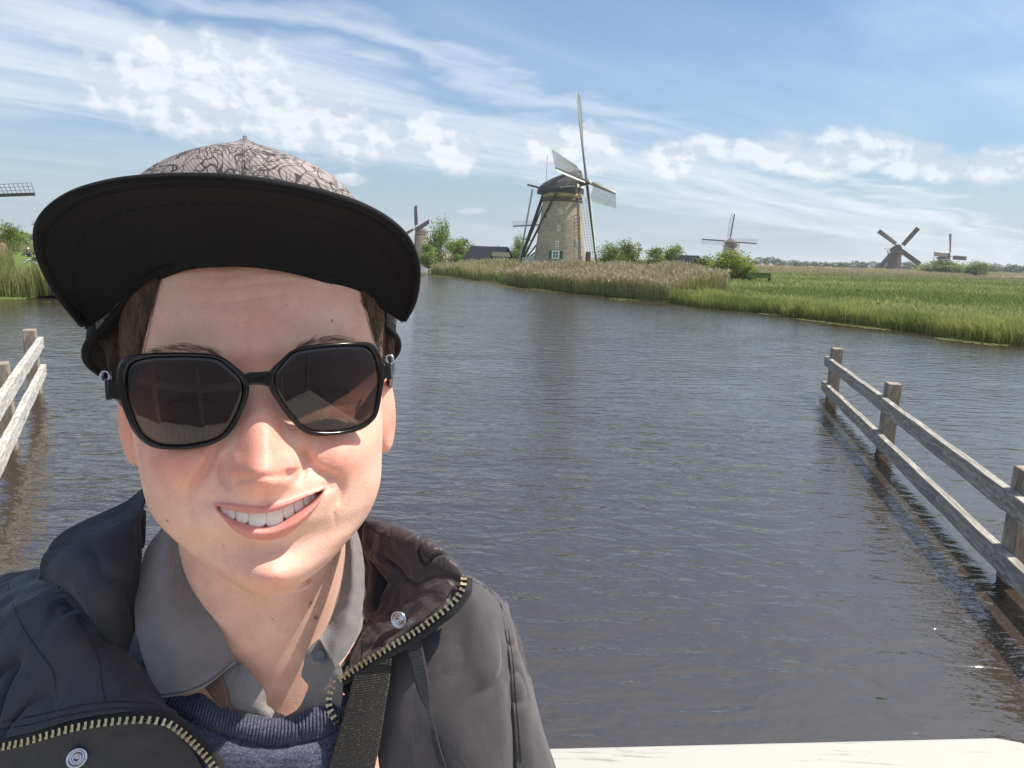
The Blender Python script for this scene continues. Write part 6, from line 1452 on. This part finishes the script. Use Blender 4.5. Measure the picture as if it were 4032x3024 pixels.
zipper([(1834, 2274, .4595), (1828, 2320, .4535), (1800, 2365, .4505), (1750, 2412, .4475), (1700, 2450, .4475), (1650, 2487, .448), (1600, 2518, .449), (1540, 2553, .450), (1480, 2590, .452), (1420, 2628, .4545), (1370, 2663, .457), (1332, 2690, .460), (1310, 2722, .460), (1302, 2760, .459), (1306, 2792, .458), (1320, 2818, .457), (1334, 2850, .457)], 'brass zip along the right lapel', .0039, 1)
# snaps and button
def disc(u, v, d, r, name, mat, prof, tilt=(0, 0)):
    c_ = at(u, v, d); n_ = CAM-c_; n_ /= np.linalg.norm(n_); n_ = n_+_r*tilt[0]+_u*tilt[1]; n_ /= np.linalg.norm(n_); q = Vector(n_).to_track_quat('Z', 'Y').to_matrix()
    m = MB(); m.lathe([(a*r, h*r) for a, h in prof], 32); m.v = [tuple(Vector(c_)+q @ Vector(p)) for p in m.v]; return reparent(m.build(name, mat, None, True, 0))
snap = [(1.0, -.2), (1.0, .12), (.93, .22), (.80, .22), (.70, .02), (.50, .02), (.44, .25), (.32, .27), (.22, .0), (.02, 0)]
disc(303, 2984, .4185, .0058, 'snap_button', MSTEEL, snap); disc(1572, 2440, .462, .0062, 'snap_button', MSTEEL, snap, (-.5, -.4))
disc(1258, 2584, .4555, .0040, 'shirt_button', pmat('grey_button', (0.10, 0.11, 0.12), .35, 60, .2, .1, bdist=.0003), [(1, -.2), (1, .15), (.85, .25), (.65, .12), (.04, .12)], (-.2, 0))
# seams
def seam(path, name='seam', r=.00055, lift=-.0005, dash=False):
    P = resamp([at(u, v, d) for u, v, d in path], 90 if not dash else 240); m = MB()
    if dash:
        for i in range(0, len(P)-3, 4): m.tube([P[i], P[i+1], P[i+2]], r, 4)
    else: m.tube(list(P), r, 5)
    return reparent(m.build(name, THREAD, None, True))
def on_net(key, path, lift=.0003):
    """carry a traced line onto a sheet: nearest sheet point along the view ray"""
    S = NET[key].reshape(-1, 3); out = []
    q = S-CAM; dz_ = q @ _f; uu = 2016+FPX*(q @ _r)/dz_; vv = 1512-FPX*(q @ _u)/dz_
    for u, v in path:
        k = np.argsort((uu-u)**2+(vv-v)**2)[:4]; out.append((u, v, float(dz_[k].mean())-lift-.0006))
    return out
def seam_on(key, path, dash=True, r=.0004):
    P = resamp([(a, b_) for a, b_ in path], 40); seam([tuple(map(float, p)) for p in on_net(key, P)], dash=dash, r=r)
seam_on('jacket_shoulder2', [(0, 2845), (120, 2822), (240, 2795), (360, 2770), (480, 2762), (600, 2772), (672, 2795)])
seam_on('jacket_shoulder2', [(0, 2872), (120, 2852), (240, 2822), (360, 2800), (480, 2788), (600, 2798), (680, 2822)])
seam_on('jacket_shoulder2', [(30, 2290), (50, 2370), (90, 2470), (150, 2560), (205, 2640), (220, 2720), (225, 2770)])
seam_on('jacket_shoulder2', [(240, 2370), (300, 2430), (350, 2510), (388, 2590), (400, 2680), (415, 2760)])
seam_on('jacket_flap5', [(1430, 2072), (1500, 2100), (1570, 2132), (1640, 2168), (1700, 2205), (1750, 2245), (1790, 2275)])
seam_on('jacket_flap5', [(1350, 2655), (1440, 2590), (1520, 2545), (1600, 2490), (1680, 2430), (1745, 2370), (1790, 2310)])
seam_on('jacket_breast6', [(1860, 2290), (1920, 2320), (1965, 2370), (1990, 2450), (2000, 2540)], dash=False, r=.0005)
seam_on('sleeve7', [(1990, 2480), (2008, 2600), (2020, 2760), (2032, 2900), (2040, 3000)])
seam_on('sleeve7', [(2002, 2480), (2020, 2600), (2033, 2760), (2045, 2900), (2053, 3000)])
seam_on('shirt_collar8', [(632, 2736), (700, 2728), (780, 2704), (860, 2655), (918, 2598)], r=.0003)
# ------------------------------------------------------------------ thin summer haze over the polder
hm = bpy.data.materials.new('haze_air'); hm.use_nodes = True; hn = hm.node_tree; hn.nodes.clear()
ho = hn.nodes.new('ShaderNodeOutputMaterial'); pv = hn.nodes.new('ShaderNodeVolumePrincipled'); pv.inputs['Density'].default_value = 0.00024
pv.inputs['Color'].default_value = (0.90, 0.94, 1.0, 1); pv.inputs['Anisotropy'].default_value = 0.2; hn.links.new(pv.outputs[0], ho.inputs['Volume'])
hb = MB().box((0, 1000, 24), (8400, 10400, 50)).build('haze', hm); tag(hb, kind='stuff')
